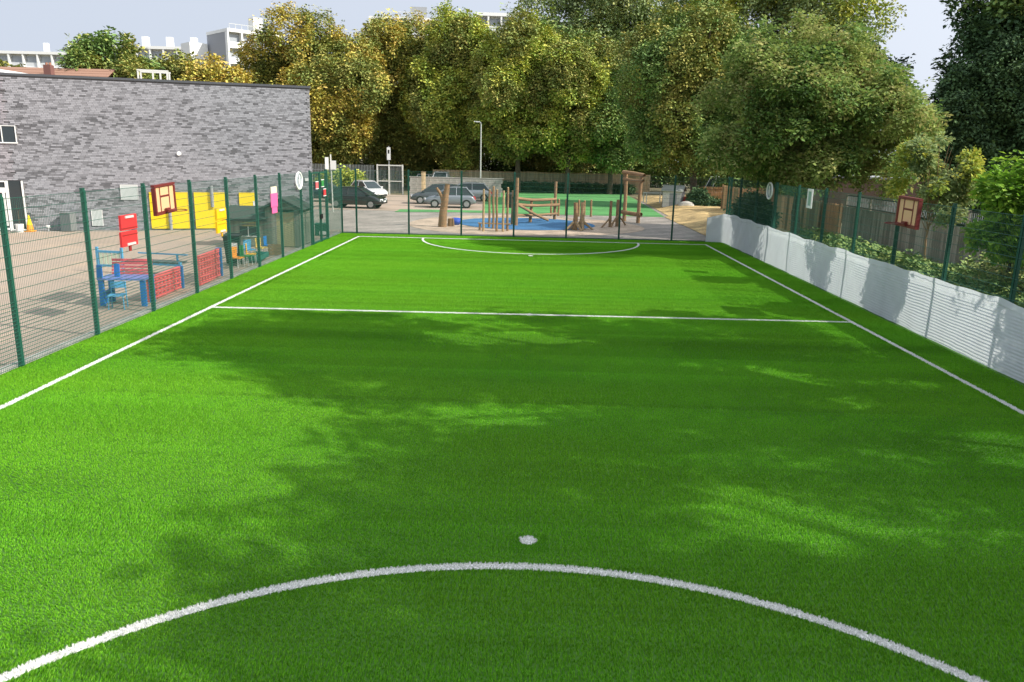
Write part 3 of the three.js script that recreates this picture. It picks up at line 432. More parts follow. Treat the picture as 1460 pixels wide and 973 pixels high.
{ // playhouse shed by the gate
  const o = thing('playhouse', 'wooden playhouse with dark gabled felt roof behind the fence', 'playhouse', [-10.6, 0, -32.4], 0.05);
  const W = 0.78, w = new MB();
  // tall gabled part x -0.2..1.2, low part x -1.7..-0.2
  for (let k = 0; k < 9; k++) { const q = new MB(); q.box(-0.95, 0.09 + k * 0.115, 0.86, 1.5, 0.108, 0.03); q.build('board', M.shedwood, o); }
  for (let k = 0; k < 13; k++) { const q = new MB(); q.box(0.02, 0.09 + k * 0.115, 0.90, 0.42, 0.108, 0.03); q.box(1.08, 0.09 + k * 0.115, 0.90, 0.22, 0.108, 0.03); q.box(1.19, 0.09 + k * 0.115, -0.1, 0.03, 0.108, 1.97); q.build('board', M.shedwood, o); }
  w.box(0.5, 0.75, -0.95, 1.4, 1.5, 0.04); w.box(-1.7, 0.55, 0, 0.04, 1.1, 1.7); w.build('rear_wall', M.shedwood, o);
  const g = new MB(); g.tri([-0.22, 1.52, 0.915], [1.2, 1.52, 0.915], [0.49, 1.88, 0.915]); g.build('gable', M.shedwood, o);
  const d = new MB(); d.box(0.6, 0.72, 0.88, 0.72, 1.38, 0.03); d.build('door', std(0.36, 0.32, 0.17, 0.8), o);
  const r1 = new MB(); r1.box(0.07, 1.73, 0.0, 0.98, 0.05, 2.2, 0, 0, 0.47); r1.box(0.92, 1.73, 0.0, 0.98, 0.05, 2.2, 0, 0, -0.47); r1.build('roof', M.felt, o);
  const rb = new MB(); rb.box(0.07, 1.735, 1.11, 1.0, 0.09, 0.03, 0, 0, 0.47); rb.box(0.92, 1.735, 1.11, 1.0, 0.09, 0.03, 0, 0, -0.47); rb.build('barge_board', M.dark, o);
  const r2 = new MB(); r2.box(-0.98, 1.33, 0.55, 1.75, 0.05, 1.15, 0, 0.42); r2.build('lean_to_roof', M.felt, o); const re = new MB(); re.box(-0.98, 1.09, 1.09, 1.78, 0.09, 0.03); re.build('eave_board', M.dark, o);
  const wi = new MB(); wi.box(-0.9, 0.62, 0.885, 0.7, 0.4, 0.02); wi.build('window', M.glass, o); const ws = new MB(); ws.box(-0.9, 0.62, 0.9, 0.03, 0.4, 0.025); ws.box(-0.9, 0.42, 0.9, 0.76, 0.03, 0.03); ws.build('window_frame', M.offwhite, o);
}

// ---------------------------------------------------------------- timber playground
const LOGS = 'timber posts of the playground';
function logPost(x, z, h, r, label, group = LOGS, m = M.log, lean = 0, name = 'timber_post') {
  const o = thing(name, label, 'post', [x, 0, z], hash(Math.round(x * 100), Math.round(z * 100), 3) * 6, group), b = new MB();
  b.tube([[0, -0.05, 0], [lean * 0.3, h * 0.35, 0.01], [lean * 0.7, h * 0.7, -0.01], [lean, h, 0]], [r * 1.08, r, r * 0.97, r * 0.9], 10); b.build('shaft', m, o);
  const c = new MB(); c.cyl([lean, h - 0.005, 0], [lean, h + 0.03, 0], r * 0.9, r * 0.6, 10); c.build('cap', M.palelog, o); return o;
}
const CL = 'upright pole in the cluster beside the blue pad';
for (const [x, z, h, m] of [[-2.42, -40.0, 2.1, M.palelog], [-2.0, -41.6, 2.2, M.log], [-1.75, -40.1, 2.1, M.log], [-1.42, -40.15, 2.05, M.palelog], [-1.25, -41.7, 2.15, M.log], [-2.25, -42.3, 2.0, M.log]]) logPost(x, z, h, 0.062, CL, 'pole cluster beside the blue pad', m, 0, 'climbing_pole');
{
  const o = thing('balance_beam', 'low pale balance beam among the upright poles', 'beam', [-1.9, 0, -40.6]), b = new MB(); b.box(0, 0.36, 0, 1.7, 0.05, 0.14, -0.1); b.build('plank', M.palelog, o); for (const x of [-0.75, 0.7]) { const l = new MB(); l.cyl([x, 0, 0.1 * x], [x, 0.34, 0.1 * x], 0.06, 0.055, 8); l.build('leg', M.log, o); }
}
{
  const o = thing('log_climber', 'log climbing frame with crossed beams over the blue pad', 'climbing frame', [0, 0, 0]);
  const L = (pts, r, name) => { const b = new MB(); b.tube(pts, r, 9); b.build(name, M.log, o); };
  L([[-0.85, 0, -43.7], [-0.82, 1.3, -43.7], [-0.8, 2.62, -43.72]], [0.12, 0.11, 0.09], 'post'); L([[-1.02, 0, -44.4], [-1.0, 0.9, -44.3], [-1.0, 1.9, -44.3]], [0.13, 0.12, 0.11], 'post'); L([[1.45, 0, -48.4], [1.46, 1.2, -48.4], [1.47, 2.3, -48.4]], [0.1, 0.095, 0.08], 'post'); L([[-0.05, 0, -46], [0.0, 0.8, -46], [0.0, 1.25, -46]], [0.1, 0.09, 0.08], 'post');
  L([[-1.0, 1.5, -44.0], [0.1, 1.3, -46.0], [1.5, 1.25, -48.3]], [0.09, 0.085, 0.08], 'beam'); L([[-0.9, 1.15, -43.9], [0.2, 0.98, -46.0], [1.7, 0.92, -48.3]], [0.1, 0.085, 0.08], 'beam'); L([[-0.9, 1.25, -43.6], [0.2, 0.55, -45.2], [1.0, 0.12, -46.4]], [0.085, 0.08, 0.07], 'brace'); L([[-0.9, 0.55, -43.9], [0.4, 0.42, -46.2], [1.6, 0.38, -48.3]], [0.08, 0.075, 0.07], 'beam');
}
for (const [x, z, n] of [[2.35, -41.9, 1], [2.75, -42.3, 2]]) {
  const o = thing('stump_climber', n === 1 ? 'upright tree stump with splayed roots on the blue pad edge' : 'paler tree stump with splayed roots beside the other stump', 'stump', [x, 0, z], n), b = new MB(); b.tube([[0, 0, 0], [0.03, 0.7, 0.02], [0.0, 1.45, 0]], [0.15, 0.12, 0.1], 10); b.build('stem', n === 1 ? M.log : M.palelog, o);
  for (let k = 0; k < 4; k++) { const a = k * 1.57 + 0.4, q = new MB(); q.tube([[Math.cos(a) * 0.08, 0.42, Math.sin(a) * 0.08], [Math.cos(a) * 0.32, 0.22, Math.sin(a) * 0.32], [Math.cos(a) * 0.62, 0.0, Math.sin(a) * 0.62]], [0.075, 0.07, 0.05], 7); q.build('root', M.palelog, o); }
}
for (const [x, z] of [[1.8, -51.6], [2.3, -51.9], [3.1, -51.3], [3.5, -51.8], [3.9, -51.4], [1.3, -51.2]]) logPost(x, z, 0.95 + 0.15 * hash(Math.round(x * 10), 1, 1), 0.07, 'short dark stepping post beyond the blue pad', 'short stepping posts beyond the pad', M.log, 0, 'stepping_post');
{
  const o = thing('rope_bridge_posts', 'pair of dark posts with slanting braces beside the timber gateway', 'posts', [4.7, 0, -44.3], 0.2), G = (p, r, n) => { const b = new MB(); b.tube(p, r, 8); b.build(n, M.log, o); };
  G([[-0.25, 0, 0], [-0.25, 0.75, 0], [-0.24, 1.45, 0]], [0.09, 0.085, 0.08], 'post'); G([[0.27, 0, -0.3], [0.27, 0.75, -0.3], [0.27, 1.5, -0.3]], [0.12, 0.11, 0.1], 'post'); G([[-0.22, 0.55, 0], [-0.55, 0.25, 0.2], [-0.85, 0, 0.4]], 0.05, 'brace'); G([[0.27, 0.6, -0.25], [-0.05, 0.3, 0.05], [-0.3, 0, 0.3]], 0.06, 'brace'); G([[0.27, 0.6, -0.35], [0.6, 0.4, -0.6], [0.95, 0.05, -0.9]], 0.05, 'brace');
}
{
  const o = thing('timber_gateway', 'tall timber gateway with cross beams and a low seat', 'gateway', [0, 0, 0]), G = (p, r, n) => { const b = new MB(); b.tube(p, r, 8); b.build(n, M.log, o); };
  G([[5.75, 0, -48.6], [5.76, 1.5, -48.6], [5.72, 3.0, -48.6]], [0.12, 0.11, 0.1], 'post'); G([[6.45, 0, -47.4], [6.46, 1.5, -47.4], [6.5, 2.85, -47.4]], [0.12, 0.11, 0.1], 'post'); G([[5.6, 2.55, -48.7], [6.1, 2.47, -48.0], [6.6, 2.5, -47.2]], 0.1, 'cross_beam'); G([[5.55, 2.95, -48.7], [6.1, 2.9, -48.0], [6.65, 2.8, -47.2]], 0.11, 'cross_beam'); G([[5.6, 0.55, -48.7], [6.1, 0.5, -48.0], [6.6, 0.5, -47.3]], 0.13, 'seat_log');
}
{
  const o = thing('forked_trunk', 'thick forked log post standing on the bark surface', 'log', [-4.75, 0, -42.0]), b = new MB(); b.tube([[0, 0, 0], [0.05, 0.8, 0], [0.16, 1.5, 0], [0.28, 2.25, 0]], [0.24, 0.21, 0.18, 0.13], 10); b.tube([[0.1, 1.2, 0], [-0.05, 1.65, 0.02], [-0.3, 2.05, 0.05]], [0.13, 0.1, 0.06], 8); b.build('trunk', M.log, o); const q = new MB(); q.cyl([0.42, 0, -0.4], [0.42, 0.42, -0.4], 0.19, 0.17, 10); q.build('stump', M.log, o);
  const g = new THREE.IcosahedronGeometry(0.3, 2), p = g.attributes.position; for (let i = 0; i < p.count; i++) { const k = 1 + 0.25 * (noise3(p.getX(i) * 4 + 5, p.getY(i) * 4, p.getZ(i) * 4) - 0.5); p.setXYZ(i, p.getX(i) * k * 1.1, p.getY(i) * k * 0.75, p.getZ(i) * k); } g.computeVertexNormals();
  const bl = tag(mesh('blue_boulder', g, std(0.02, 0.07, 0.42, 0.5)), 'bright blue boulder at the tip of the blue pad', 'boulder'); bl.position.set(-4.15, 0.19, -43.4); bl.userData.group = undefined; delete bl.userData.group;
  const bn = thing('litter_bin', 'black litter bin with a pale side on the green surface', 'bin', [-1.6, 0, -58.0], 0.3), m = new MB(); m.cyl([0, 0, 0], [0, 1.0, 0], 0.27, 0.3, 16); m.cyl([0, 1.0, 0], [0, 1.12, 0], 0.31, 0.18, 16); m.build('body', M.black, bn); const w = new MB(); w.box(0.24, 0.55, 0.16, 0.05, 0.6, 0.24, -0.6); w.build('side_panel', M.offwhite, bn);
  const pr = thing('barrier_post', 'small grey post on the paving outside the fence corner', 'post', [-9.0, 0, -40.3]), pm = new MB(); pm.box(0, 0.3, 0, 0.1, 0.6, 0.1); pm.build('shaft', M.offwhite, pr); const pc = new MB(); pc.box(0, 0.64, 0, 0.07, 0.1, 0.07); pc.build('cap', M.dark, pr);
}
{ // small garden corner beyond the play area
  const h = thing('garden_hut', 'pale grey garden hut under the spreading tree', 'hut', [11.0, 0.1, -61.5], -0.4), m = new MB();
  for (let k = 0; k < 8; k++) { const q = new MB(); q.box(-0.6 + k * 0.172, 0.62, 0.6, 0.16, 1.24, 0.03); q.build('board', M.offwhite, h); }
  for (let k = 0; k < 7; k++) { const q = new MB(); q.box(0.72, 0.62, -0.5 + k * 0.17, 0.03, 1.24, 0.16); q.box(-0.72, 0.62, -0.5 + k * 0.17, 0.03, 1.24, 0.16); q.build('board', M.grey, h); }
  m.box(0.0, 1.45, 0.34, 1.7, 0.05, 0.9, 0, 0.5); m.box(0, 1.45, -0.36, 1.7, 0.05, 0.9, 0, -0.5); m.build('roof', std(0.34, 0.36, 0.33, 0.9), h); const d = new MB(); d.box(0.1, 0.55, 0.625, 0.55, 1.05, 0.02); d.build('door', M.grey, h);
  const t = thing('garden_table', 'white legged table beside the garden hut', 'table', [9.9, 0.2, -64.5], 0.2), tp = new MB(); tp.box(0, 0.82, 0, 1.5, 0.05, 0.8); tp.build('table_top', M.offwhite, t); for (const [x, z] of [[-0.7, 0.35], [0.7, 0.35], [-0.7, -0.35], [0.7, -0.35]]) { const l = new MB(); l.box(x, 0.4, z, 0.06, 0.8, 0.06); l.build('leg', M.white, t); }
  const r = thing('red_barrel', 'red plastic barrel lying by the tree trunk', 'barrel', [12.2, 0.5, -61.8], 0.6), rb = new THREE.CapsuleGeometry(0.42, 0.6, 6, 14); rb.rotateZ(Math.PI / 2); mesh('shell', rb, M.red, r); const rh = new MB(); rh.cyl([-0.32, 0, 0], [-0.26, 0, 0], 0.44, 0.44, 16); rh.cyl([0.26, 0, 0], [0.32, 0, 0], 0.44, 0.44, 16); rh.build('hoop', std(0.3, 0.02, 0.02, 0.5), r);
  const g = new THREE.IcosahedronGeometry(0.48, 3), p = g.attributes.position; for (let i = 0; i < p.count; i++) { const k = 1 + 0.4 * (noise3(p.getX(i) * 2 + 9, p.getY(i) * 2, p.getZ(i) * 2) - 0.5); p.setXYZ(i, p.getX(i) * k * 1.3, p.getY(i) * k * 0.8, p.getZ(i) * k); } g.computeVertexNormals();
  const bo = tag(mesh('boulder', g, M.concrete), 'large grey boulder on the straw bank', 'boulder'); bo.position.set(11.6, 0.32, -59.5);
}

// ---------------------------------------------------------------- cars
function car(name, label, pos, turn, paint, { L = 3.9, W = 1.7, H = 1.48, hood = 0.95, tail = 0.25 } = {}, group = 'cars parked beyond the playground') {
  const o = thing(name, label, 'car', pos, turn, group), n = 26, sec = 9, P = [], I = [];
  const pm = new THREE.MeshPhysicalMaterial({ color: paint, roughness: 0.35, metalness: 0.25, clearcoat: 1, clearcoatRoughness: 0.05 });
  const belt = (t) => { const f = t * L; return f < tail ? 0.72 + 0.2 * (f / tail) : f > L - hood ? 0.92 - 0.24 * Math.pow((f - (L - hood)) / hood, 1.4) : 0.92; }; // t 0 rear .. 1 front
  for (let i = 0; i <= n; i++) {
    const t = i / n, x = -L / 2 + t * L, e = Math.min(1, Math.min(t, 1 - t) / 0.1), w = W / 2 * (0.84 + 0.16 * Math.sqrt(e)), y0 = 0.24 + 0.1 * (1 - e), y1 = belt(t) - 0.1 * (1 - e);
    const q = [[w * 0.86, y0], [w * 0.97, y0 + 0.1], [w, y0 + (y1 - y0) * 0.5], [w * 0.985, y1 - 0.12], [w * 0.9, y1]];
    const ring = [...q, ...q.slice().reverse().map(([a, b]) => [-a, b])]; for (const [a, b] of ring) P.push(x, b, a);
  }
  const R = 10; for (let i = 0; i < n; i++) for (let j = 0; j < R; j++) { const a = i * R + j, b = i * R + (j + 1) % R, c = a + R, d = b + R; I.push(a, c, b, b, c, d); }
  for (const [s, f] of [[0, 1], [n, 0]]) for (let j = 1; j < R - 1; j++) f ? I.push(s * R, s * R + j, s * R + j + 1) : I.push(s * R, s * R + j + 1, s * R + j);
  const g = new THREE.BufferGeometry(); g.setAttribute('position', new THREE.Float32BufferAttribute(P, 3)); g.setIndex(I); g.computeVertexNormals(); g.setAttribute('uv', new THREE.Float32BufferAttribute(new Float32Array(P.length / 3 * 2), 2)); mesh('body', g, pm, o);
  const xr0 = -L / 2 + tail * 0.6, xr1 = -L / 2 + tail + 0.45, xf1 = L / 2 - hood - 0.75, xf0 = L / 2 - hood + 0.12, yb = 0.88, wb = W / 2 * 0.9, wr = W / 2 * 0.7, yr = H - 0.05;
  const gl = new MB(); // glasshouse
  gl.quad([xf0, yb, -wb], [xf0, yb, wb], [xf1, yr, wr], [xf1, yr, -wr]); gl.quad([xr0, yb, wb], [xr0, yb, -wb], [xr1, yr, -wr], [xr1, yr, wr]); gl.quad([xr0, yb, -wb], [xf0, yb, -wb], [xf1, yr, -wr], [xr1, yr, -wr]); gl.quad([xf0, yb, wb], [xr0, yb, wb], [xr1, yr, wr], [xf1, yr, wr]); gl.build('window_glass', M.glass, o);
  const rf = new MB(); { const s = new THREE.Shape(); s.moveTo(xr1 - 0.08, yr - 0.03); s.quadraticCurveTo((xr1 + xf1) / 2, H + 0.05, xf1 + 0.06, yr - 0.03); s.lineTo(xr1 - 0.08, yr - 0.03); const eg = new THREE.ExtrudeGeometry(s, { depth: wr * 2 - 0.04, bevelEnabled: true, bevelSize: 0.03, bevelThickness: 0.04, bevelSegments: 2, steps: 1 }); eg.translate(0, 0, -wr + 0.02); rf.add(eg); } rf.build('roof', pm, o);
  const mid = (xr0 + xf0) / 2 - 0.1, pl = new MB(); for (const s of [-1, 1]) { pl.cyl([xf0, yb, s * wb], [xf1, yr, s * wr], 0.035, 0.035, 5); pl.cyl([xr0 + 0.03, yb, s * wb * 1.0], [xr1, yr, s * wr], 0.06, 0.05, 5); pl.cyl([mid, yb, s * wb], [mid + 0.0, yr, s * wr], 0.04, 0.035, 5); } pl.build('pillar', pm, o);
  for (const x of [-L / 2 + 0.68, L / 2 - 0.75]) for (const s of [-1, 1]) { const a = new MB(); a.cyl([x, 0.3, s * (W / 2 - 0.2)], [x, 0.3, s * (W / 2 + 0.004)], 0.31, 0.31, 20); const wl = a.build('wheel', M.rubber, o); const r = new MB(); r.cyl([x, 0.3, s * (W / 2 - 0.02)], [x, 0.3, s * (W / 2 + 0.014)], 0.2, 0.19, 14); r.build('rim', M.steel, wl); }
  for (const s of [-1, 1]) { const a = new MB(); a.box(L / 2 - 0.12, 0.60, s * W * 0.33, 0.2, 0.13, 0.3, -s * 0.35); a.build('headlight', std(0.7, 0.72, 0.75, 0.15), o); const b = new MB(); b.box(-L / 2 + 0.08, 0.68, s * W * 0.37, 0.12, 0.2, 0.16); b.build('tail_light', M.red, o); const mr = new MB(); mr.box(xf0 - 0.2, 0.98, s * (wb + 0.1), 0.1, 0.12, 0.18); mr.build('mirror', pm, o); }
  const bp = new MB(); bp.box(L / 2 - 0.02, 0.4, 0, 0.08, 0.14, W * 0.7); bp.build('grille', M.black, o); const np = new MB(); np.box(L / 2 + 0.01, 0.5, 0, 0.03, 0.1, 0.5); np.build('number_plate', M.white, o);
  return o;
}
car('parked_car', 'black hatchback parked beside the fence corner', [-12.1, 0, -54.6], -0.1 , lin(0.01, 0.011, 0.013), { L: 3.9, H: 1.45 });
car('parked_car', 'small white car parked behind the black hatchback', [-13.4, 0, -64.6], -0.75, lin(0.72, 0.72, 0.72), { L: 3.5, W: 1.62, H: 1.5 });
car('parked_car', 'dark blue car parked by the shrub', [-16.0, 0, -60.5], 0.15, lin(0.012, 0.02, 0.04), { L: 4.1 });
car('parked_car', 'silver grey hatchback parked beside the green surface', [-5.9, 0, -57.0], Math.PI + 0.12, lin(0.20, 0.22, 0.25), { L: 3.7, H: 1.5 });
car('parked_car', 'dark grey car parked behind the silver hatchback', [-7.2, 0, -60.8], Math.PI + 0.1, lin(0.07, 0.08, 0.09), { L: 4.2, H: 1.5 });
car('parked_car', 'pale silver car parked along the concrete wall', [-5.4, 0, -65.5], Math.PI + 0.1, lin(0.4, 0.42, 0.43), { L: 4.2, H: 1.5 });
car('street_car', 'white car with dark windscreen beyond the concrete wall', [-11.0, 0, -84], 1.3, lin(0.75, 0.75, 0.76), { H: 1.6 }, 'cars in the street');
car('street_car', 'white car facing the playground beyond the low wall', [-9.2, 0.3, -80], -Math.PI / 2, lin(0.7, 0.72, 0.75), { H: 1.65 }, 'cars in the street');
car('street_van', 'white van beyond the timber screen by the spreading tree', [18.0, 0.1, -72], 0.15, lin(0.76, 0.77, 0.78), { L: 4.8, W: 1.9, H: 2.2, hood: 0.9 }, 'cars in the street');
car('street_car', 'silver white car beyond the plank fence behind the young tree', [22.5, 0.3, -42], 0.5, lin(0.7, 0.71, 0.72), { L: 4.3, H: 1.9 }, 'cars in the street');

// ---------------------------------------------------------------- boundary fences, walls, poles
{
  const f = thing('palisade_fence', 'grey steel palisade fence behind the car park', 'fence', [0, 0, -72]), pg = new THREE.BoxGeometry(0.07, 2.5, 0.012), mats = [];
  for (let x = -27; x < -14.3; x += 0.14) mats.push(put(x, 1.35, 0)); for (let x = -12.9; x < -11.7; x += 0.14) mats.push(put(x, 1.35, 0));
  copies('pale', pg, std(0.16, 0.175, 0.17, 0.6), mats, null, f); const r = new MB(); r.box(-20.6, 0.5, -0.04, 12.8, 0.06, 0.05); r.box(-20.6, 2.1, -0.04, 12.8, 0.06, 0.05); r.build('rail', M.grey, f);
  for (let x = -27; x < -14; x += 2.6) { const p = new MB(); p.box(x, 1.3, -0.1, 0.08, 2.6, 0.06); p.build('post', M.grey, f); }
  const g = thing('steel_gate', 'pale steel framed gate in the palisade fence', 'gate', [0, 0, -71.9]); for (const x of [-14.05, -12.98, -11.75]) { const p = new MB(); p.box(x, 1.34, 0, 0.12, 2.68, 0.1); p.build('post', M.offwhite, g); } const q = new MB(); q.box(-13.5, 2.6, 0, 1.0, 0.1, 0.06); q.box(-13.5, 1.2, 0, 1.0, 0.08, 0.06); q.box(-13.5, 0.2, 0, 1.0, 0.08, 0.06); q.box(-12.36, 2.6, 0, 1.1, 0.1, 0.06); q.box(-12.36, 1.2, 0, 1.1, 0.08, 0.06); q.build('rail', M.offwhite, g);
  const b = []; for (let x = -13.9; x < -11.85; x += 0.12) if (Math.abs(x + 12.98) > 0.1) b.push(put(x, 1.35, -0.04)); copies('bar', new THREE.BoxGeometry(0.03, 2.4, 0.03), std(0.13, 0.14, 0.14, 0.6), b, null, g);
  const w = thing('concrete_wall', 'low grey concrete block wall behind the silver cars', 'wall', [0, 0, -72]); for (let i = 0; i < 14; i++) for (let j = 0; j < 4; j++) { const q2 = new MB(); q2.box(-11.2 + (i + 0.5) * 0.6 + (j % 2) * 0.12, 0.2 + j * 0.4, 0.004 * hash(i, j, 2), 0.588, 0.388, 0.3); q2.build('block', M.concrete, w); } const c = new MB(); c.box(-6.9, 1.63, 0, 8.7, 0.06, 0.36); c.build('coping', M.concrete, w);
  const tb = thing('timber_gate_post', 'stout timber post at the end of the concrete wall', 'post', [-9.75, 0, -71.2]), tm = new MB(); tm.box(0, 1.05, 0, 0.34, 2.1, 0.25); tm.build('shaft', M.fencewood, tb); const tc = new MB(); tc.box(0, 2.12, 0, 0.4, 0.06, 0.3); tc.build('cap', M.log, tb);
}
{ // close-board fence at the far side
  const f = thing('panel_fence', 'pale sunlit wooden panel fence under the tree row', 'fence', [0, 0, -84.5]), g = new THREE.BoxGeometry(0.145, 1.95, 0.03); boxUV(g, 0.145, 1.95, 0.03); const r = rng(9), tones = [[0.50, 0.38, 0.23], [0.45, 0.33, 0.19], [0.40, 0.30, 0.18], [0.54, 0.42, 0.27]].map((c, i) => new THREE.MeshStandardMaterial({ map: woodTex(c, 71 + i, 0.5), roughness: 0.9 }));
  for (let x = -10.5; x < 12.6; x += 0.15) { const p = mesh('board', g, tones[Math.floor(r() * 4)], f); p.position.set(x, 1.0 + 0.08 * noise3(x * 0.5, 1, 1), 0.01 * r()); }
  for (let x = -10.5; x < 12.8; x += 1.83) { const q = new MB(); q.box(x, 1.0, -0.08, 0.12, 2.0, 0.1); q.build('post', M.log, f); }
  const ra = new MB(); ra.box(1.0, 0.4, -0.04, 23, 0.08, 0.05); ra.box(1.0, 1.5, -0.04, 23, 0.08, 0.05); ra.build('rail', M.log, f);
}
{ // reed screen behind the big tree and beside the garden corner
  const cols = [[0.58, 0.35, 0.17], [0.48, 0.30, 0.15], [0.62, 0.40, 0.21], [0.36, 0.30, 0.15], [0.26, 0.17, 0.10]], col = new THREE.Color(), r = rng(14);
  const screen = (x0, z0, x1, z1, h, label) => {
    const L = Math.hypot(x1 - x0, z1 - z0), o = thing('reed_screen', label, 'screen', [x0, 0, z0], -Math.atan2(z1 - z0, x1 - x0)), mats = [], cc = [], g = new THREE.CylinderGeometry(0.011, 0.012, h, 5); g.translate(0, h / 2, 0);
    for (let x = 0.01; x < L; x += 0.02) { mats.push(put(x, 0.02, (r() - 0.5) * 0.012, 0, 0, (r() - 0.5) * 0.015, 1, 0.95 + 0.07 * r(), 1)); const b = cols[Math.floor(noise3(x * 0.55, 3, h) * 4.99)], k = 0.8 + 0.4 * r(); cc.push(col.setRGB(b[0] * k, b[1] * k, b[2] * k).clone()); }
    copies('reeds', g, std(1, 1, 1, 0.9), mats, cc, o);
    const b = new MB(); for (const y of [0.3, h * 0.55, h * 0.9]) b.box(L / 2, y, 0.02, L, 0.025, 0.012); b.build('tie_wire', M.dark, o); for (let x = 0.05; x < L + 0.1; x += 2.4) { const p = new MB(); p.box(x, h / 2 + 0.05, -0.07, 0.09, h + 0.1, 0.09); p.build('post', M.log, o); }
  };
  screen(13.55, -34.6, 13.55, -56.5, 2.0, 'brown reed screen behind the leaning big tree'); screen(13.0, -63.2, 19.0, -61.8, 1.65, 'short brown reed screen below the white van');
}
{ // grey plank fence with railing on top
  const f = thing('plank_fence', 'weathered grey plank fence behind the low hedge', 'fence', [13.55, 0, 0]), gs = [0, 1, 2].map((k) => { const g = new THREE.BoxGeometry(0.024, 1.95 + 0.02 * k, 0.138); boxUV(g, 0.024, 1.97, 0.138); g.rotateY(0); return g; });
  for (let i = 0, z = -34.4; z < -8; z += 0.145, i++) { const p = mesh('plank', gs[i % 3], M.greywood[Math.floor(hash(i, 2, 2) * 3)], f); p.position.set(-0.01 * hash(i, 1, 5), 1.0, z); p.rotation.z = 0.006 * (hash(i, 7, 7) - 0.5); }
  for (let z = -34.4; z < -8; z += 2.4) { const p = new MB(); p.box(0.07, 1.25, z, 0.1, 2.5, 0.1); p.build('post', M.greywood[2], f); }
  const rl = new MB(); for (const y of [0.4, 1.6]) rl.box(0.04, y, -21.2, 0.05, 0.09, 26.4); rl.box(0.07, 2.05, -21.2, 0.035, 0.035, 26.4); rl.box(0.07, 2.47, -21.2, 0.035, 0.035, 26.4); rl.build('rail', M.dark, f);
  const b = []; for (let z = -34.4; z < -8; z += 0.11) b.push(put(0.07, 2.26, z)); copies('railing_bars', new THREE.BoxGeometry(0.018, 0.42, 0.018), M.grey, b, null, f);
}
{
  const l = thing('street_lamp', 'slim grey street lamp in front of the tree row', 'street lamp', [-5.0, 0, -77]), p = new MB(); p.cyl([0, 0, 0], [0, 6.6, 0], 0.075, 0.05, 10); p.build('pole', std(0.5, 0.52, 0.5, 0.4), l); const h = new MB(); h.tube([[0, 6.55, 0], [-0.08, 6.72, 0], [-0.25, 6.78, 0]], 0.04, 6); h.box(-0.42, 6.76, 0, 0.5, 0.09, 0.18, 0, 0, -0.08); h.build('lamp_head', std(0.7, 0.72, 0.72, 0.4), l);
  const s = thing('sign_post', 'tall sign post with a narrow white plate by the steel gate', 'sign', [-13.55, 0, -75]), sp = new MB(); sp.cyl([0, 0, -0.05], [0, 4.3, -0.05], 0.04, 0.04, 8); sp.build('pole', M.grey, s); const pl = new MB(); pl.box(0, 3.62, 0, 0.34, 1.15, 0.02); pl.build('plate', M.white, s); const mk = new MB(); mk.box(0, 3.8, 0.014, 0.16, 0.34, 0.006); mk.build('marking', M.dark, s);
  const q = thing('sign_post', 'sign post with a white square plate behind the gate', 'sign', [-12.7, 0, -50]), qp = new MB(); qp.cyl([0.02, 0, -0.05], [-0.03, 3.6, -0.05], 0.045, 0.045, 8); qp.build('pole', M.offwhite, q); const a = new MB(); a.box(0.14, 2.95, 0, 0.36, 0.55, 0.02); a.box(-0.26, 3.05, 0, 0.22, 0.75, 0.02, 0.2); a.build('plate', M.white, q);
}

// ---------------------------------------------------------------- vegetation
function clusterGeo(seed, n = 10, leaf = 0.34, droop = 0.4) { // a spray of folded leaves in a unit ball
  const r = rng(seed), P = [], N = [];
  for (let i = 0; i < n; i++) {
    const a = r() * 6.283, cz = r() * 2 - 1, rad = 0.25 + 0.3 * r(), sr = Math.sqrt(1 - cz * cz), c = new THREE.Vector3(Math.cos(a) * sr * rad, cz * rad * 0.8, Math.sin(a) * sr * rad);
    const dir = c.clone().normalize().add(new THREE.Vector3(r() - 0.5, -droop * r(), r() - 0.5)).normalize(), up = new THREE.Vector3((r() - 0.5) * 1.2, 1, (r() - 0.5) * 1.2).normalize(), side = dir.clone().cross(up).normalize(), nn = side.clone().cross(dir).normalize();
    const L = leaf * (0.7 + 0.6 * r()), w = L * 0.36, tip = c.clone().addScaledVector(dir, L), m1 = c.clone().addScaledVector(dir, L * 0.45).addScaledVector(side, w).addScaledVector(nn, w * 0.25), m2 = c.clone().addScaledVector(dir, L * 0.45).addScaledVector(side, -w).addScaledVector(nn, w * 0.25);
    for (const t of [[c, m1, tip], [c, tip, m2]]) { const e = t[1].clone().sub(t[0]).cross(t[2].clone().sub(t[0])).normalize(); for (const p of t) { P.push(p.x, p.y, p.z); N.push(e.x, e.y, e.z); } }
  }
  const g = new THREE.BufferGeometry(); g.setAttribute('position', new THREE.Float32BufferAttribute(P, 3)); g.setAttribute('normal', new THREE.Float32BufferAttribute(N, 3)); g.setAttribute('uv', new THREE.Float32BufferAttribute(new Float32Array(P.length / 3 * 2), 2)); return g;
}
const CLU = [clusterGeo(1), clusterGeo(2), clusterGeo(3, 14, 0.30, 0.8)];
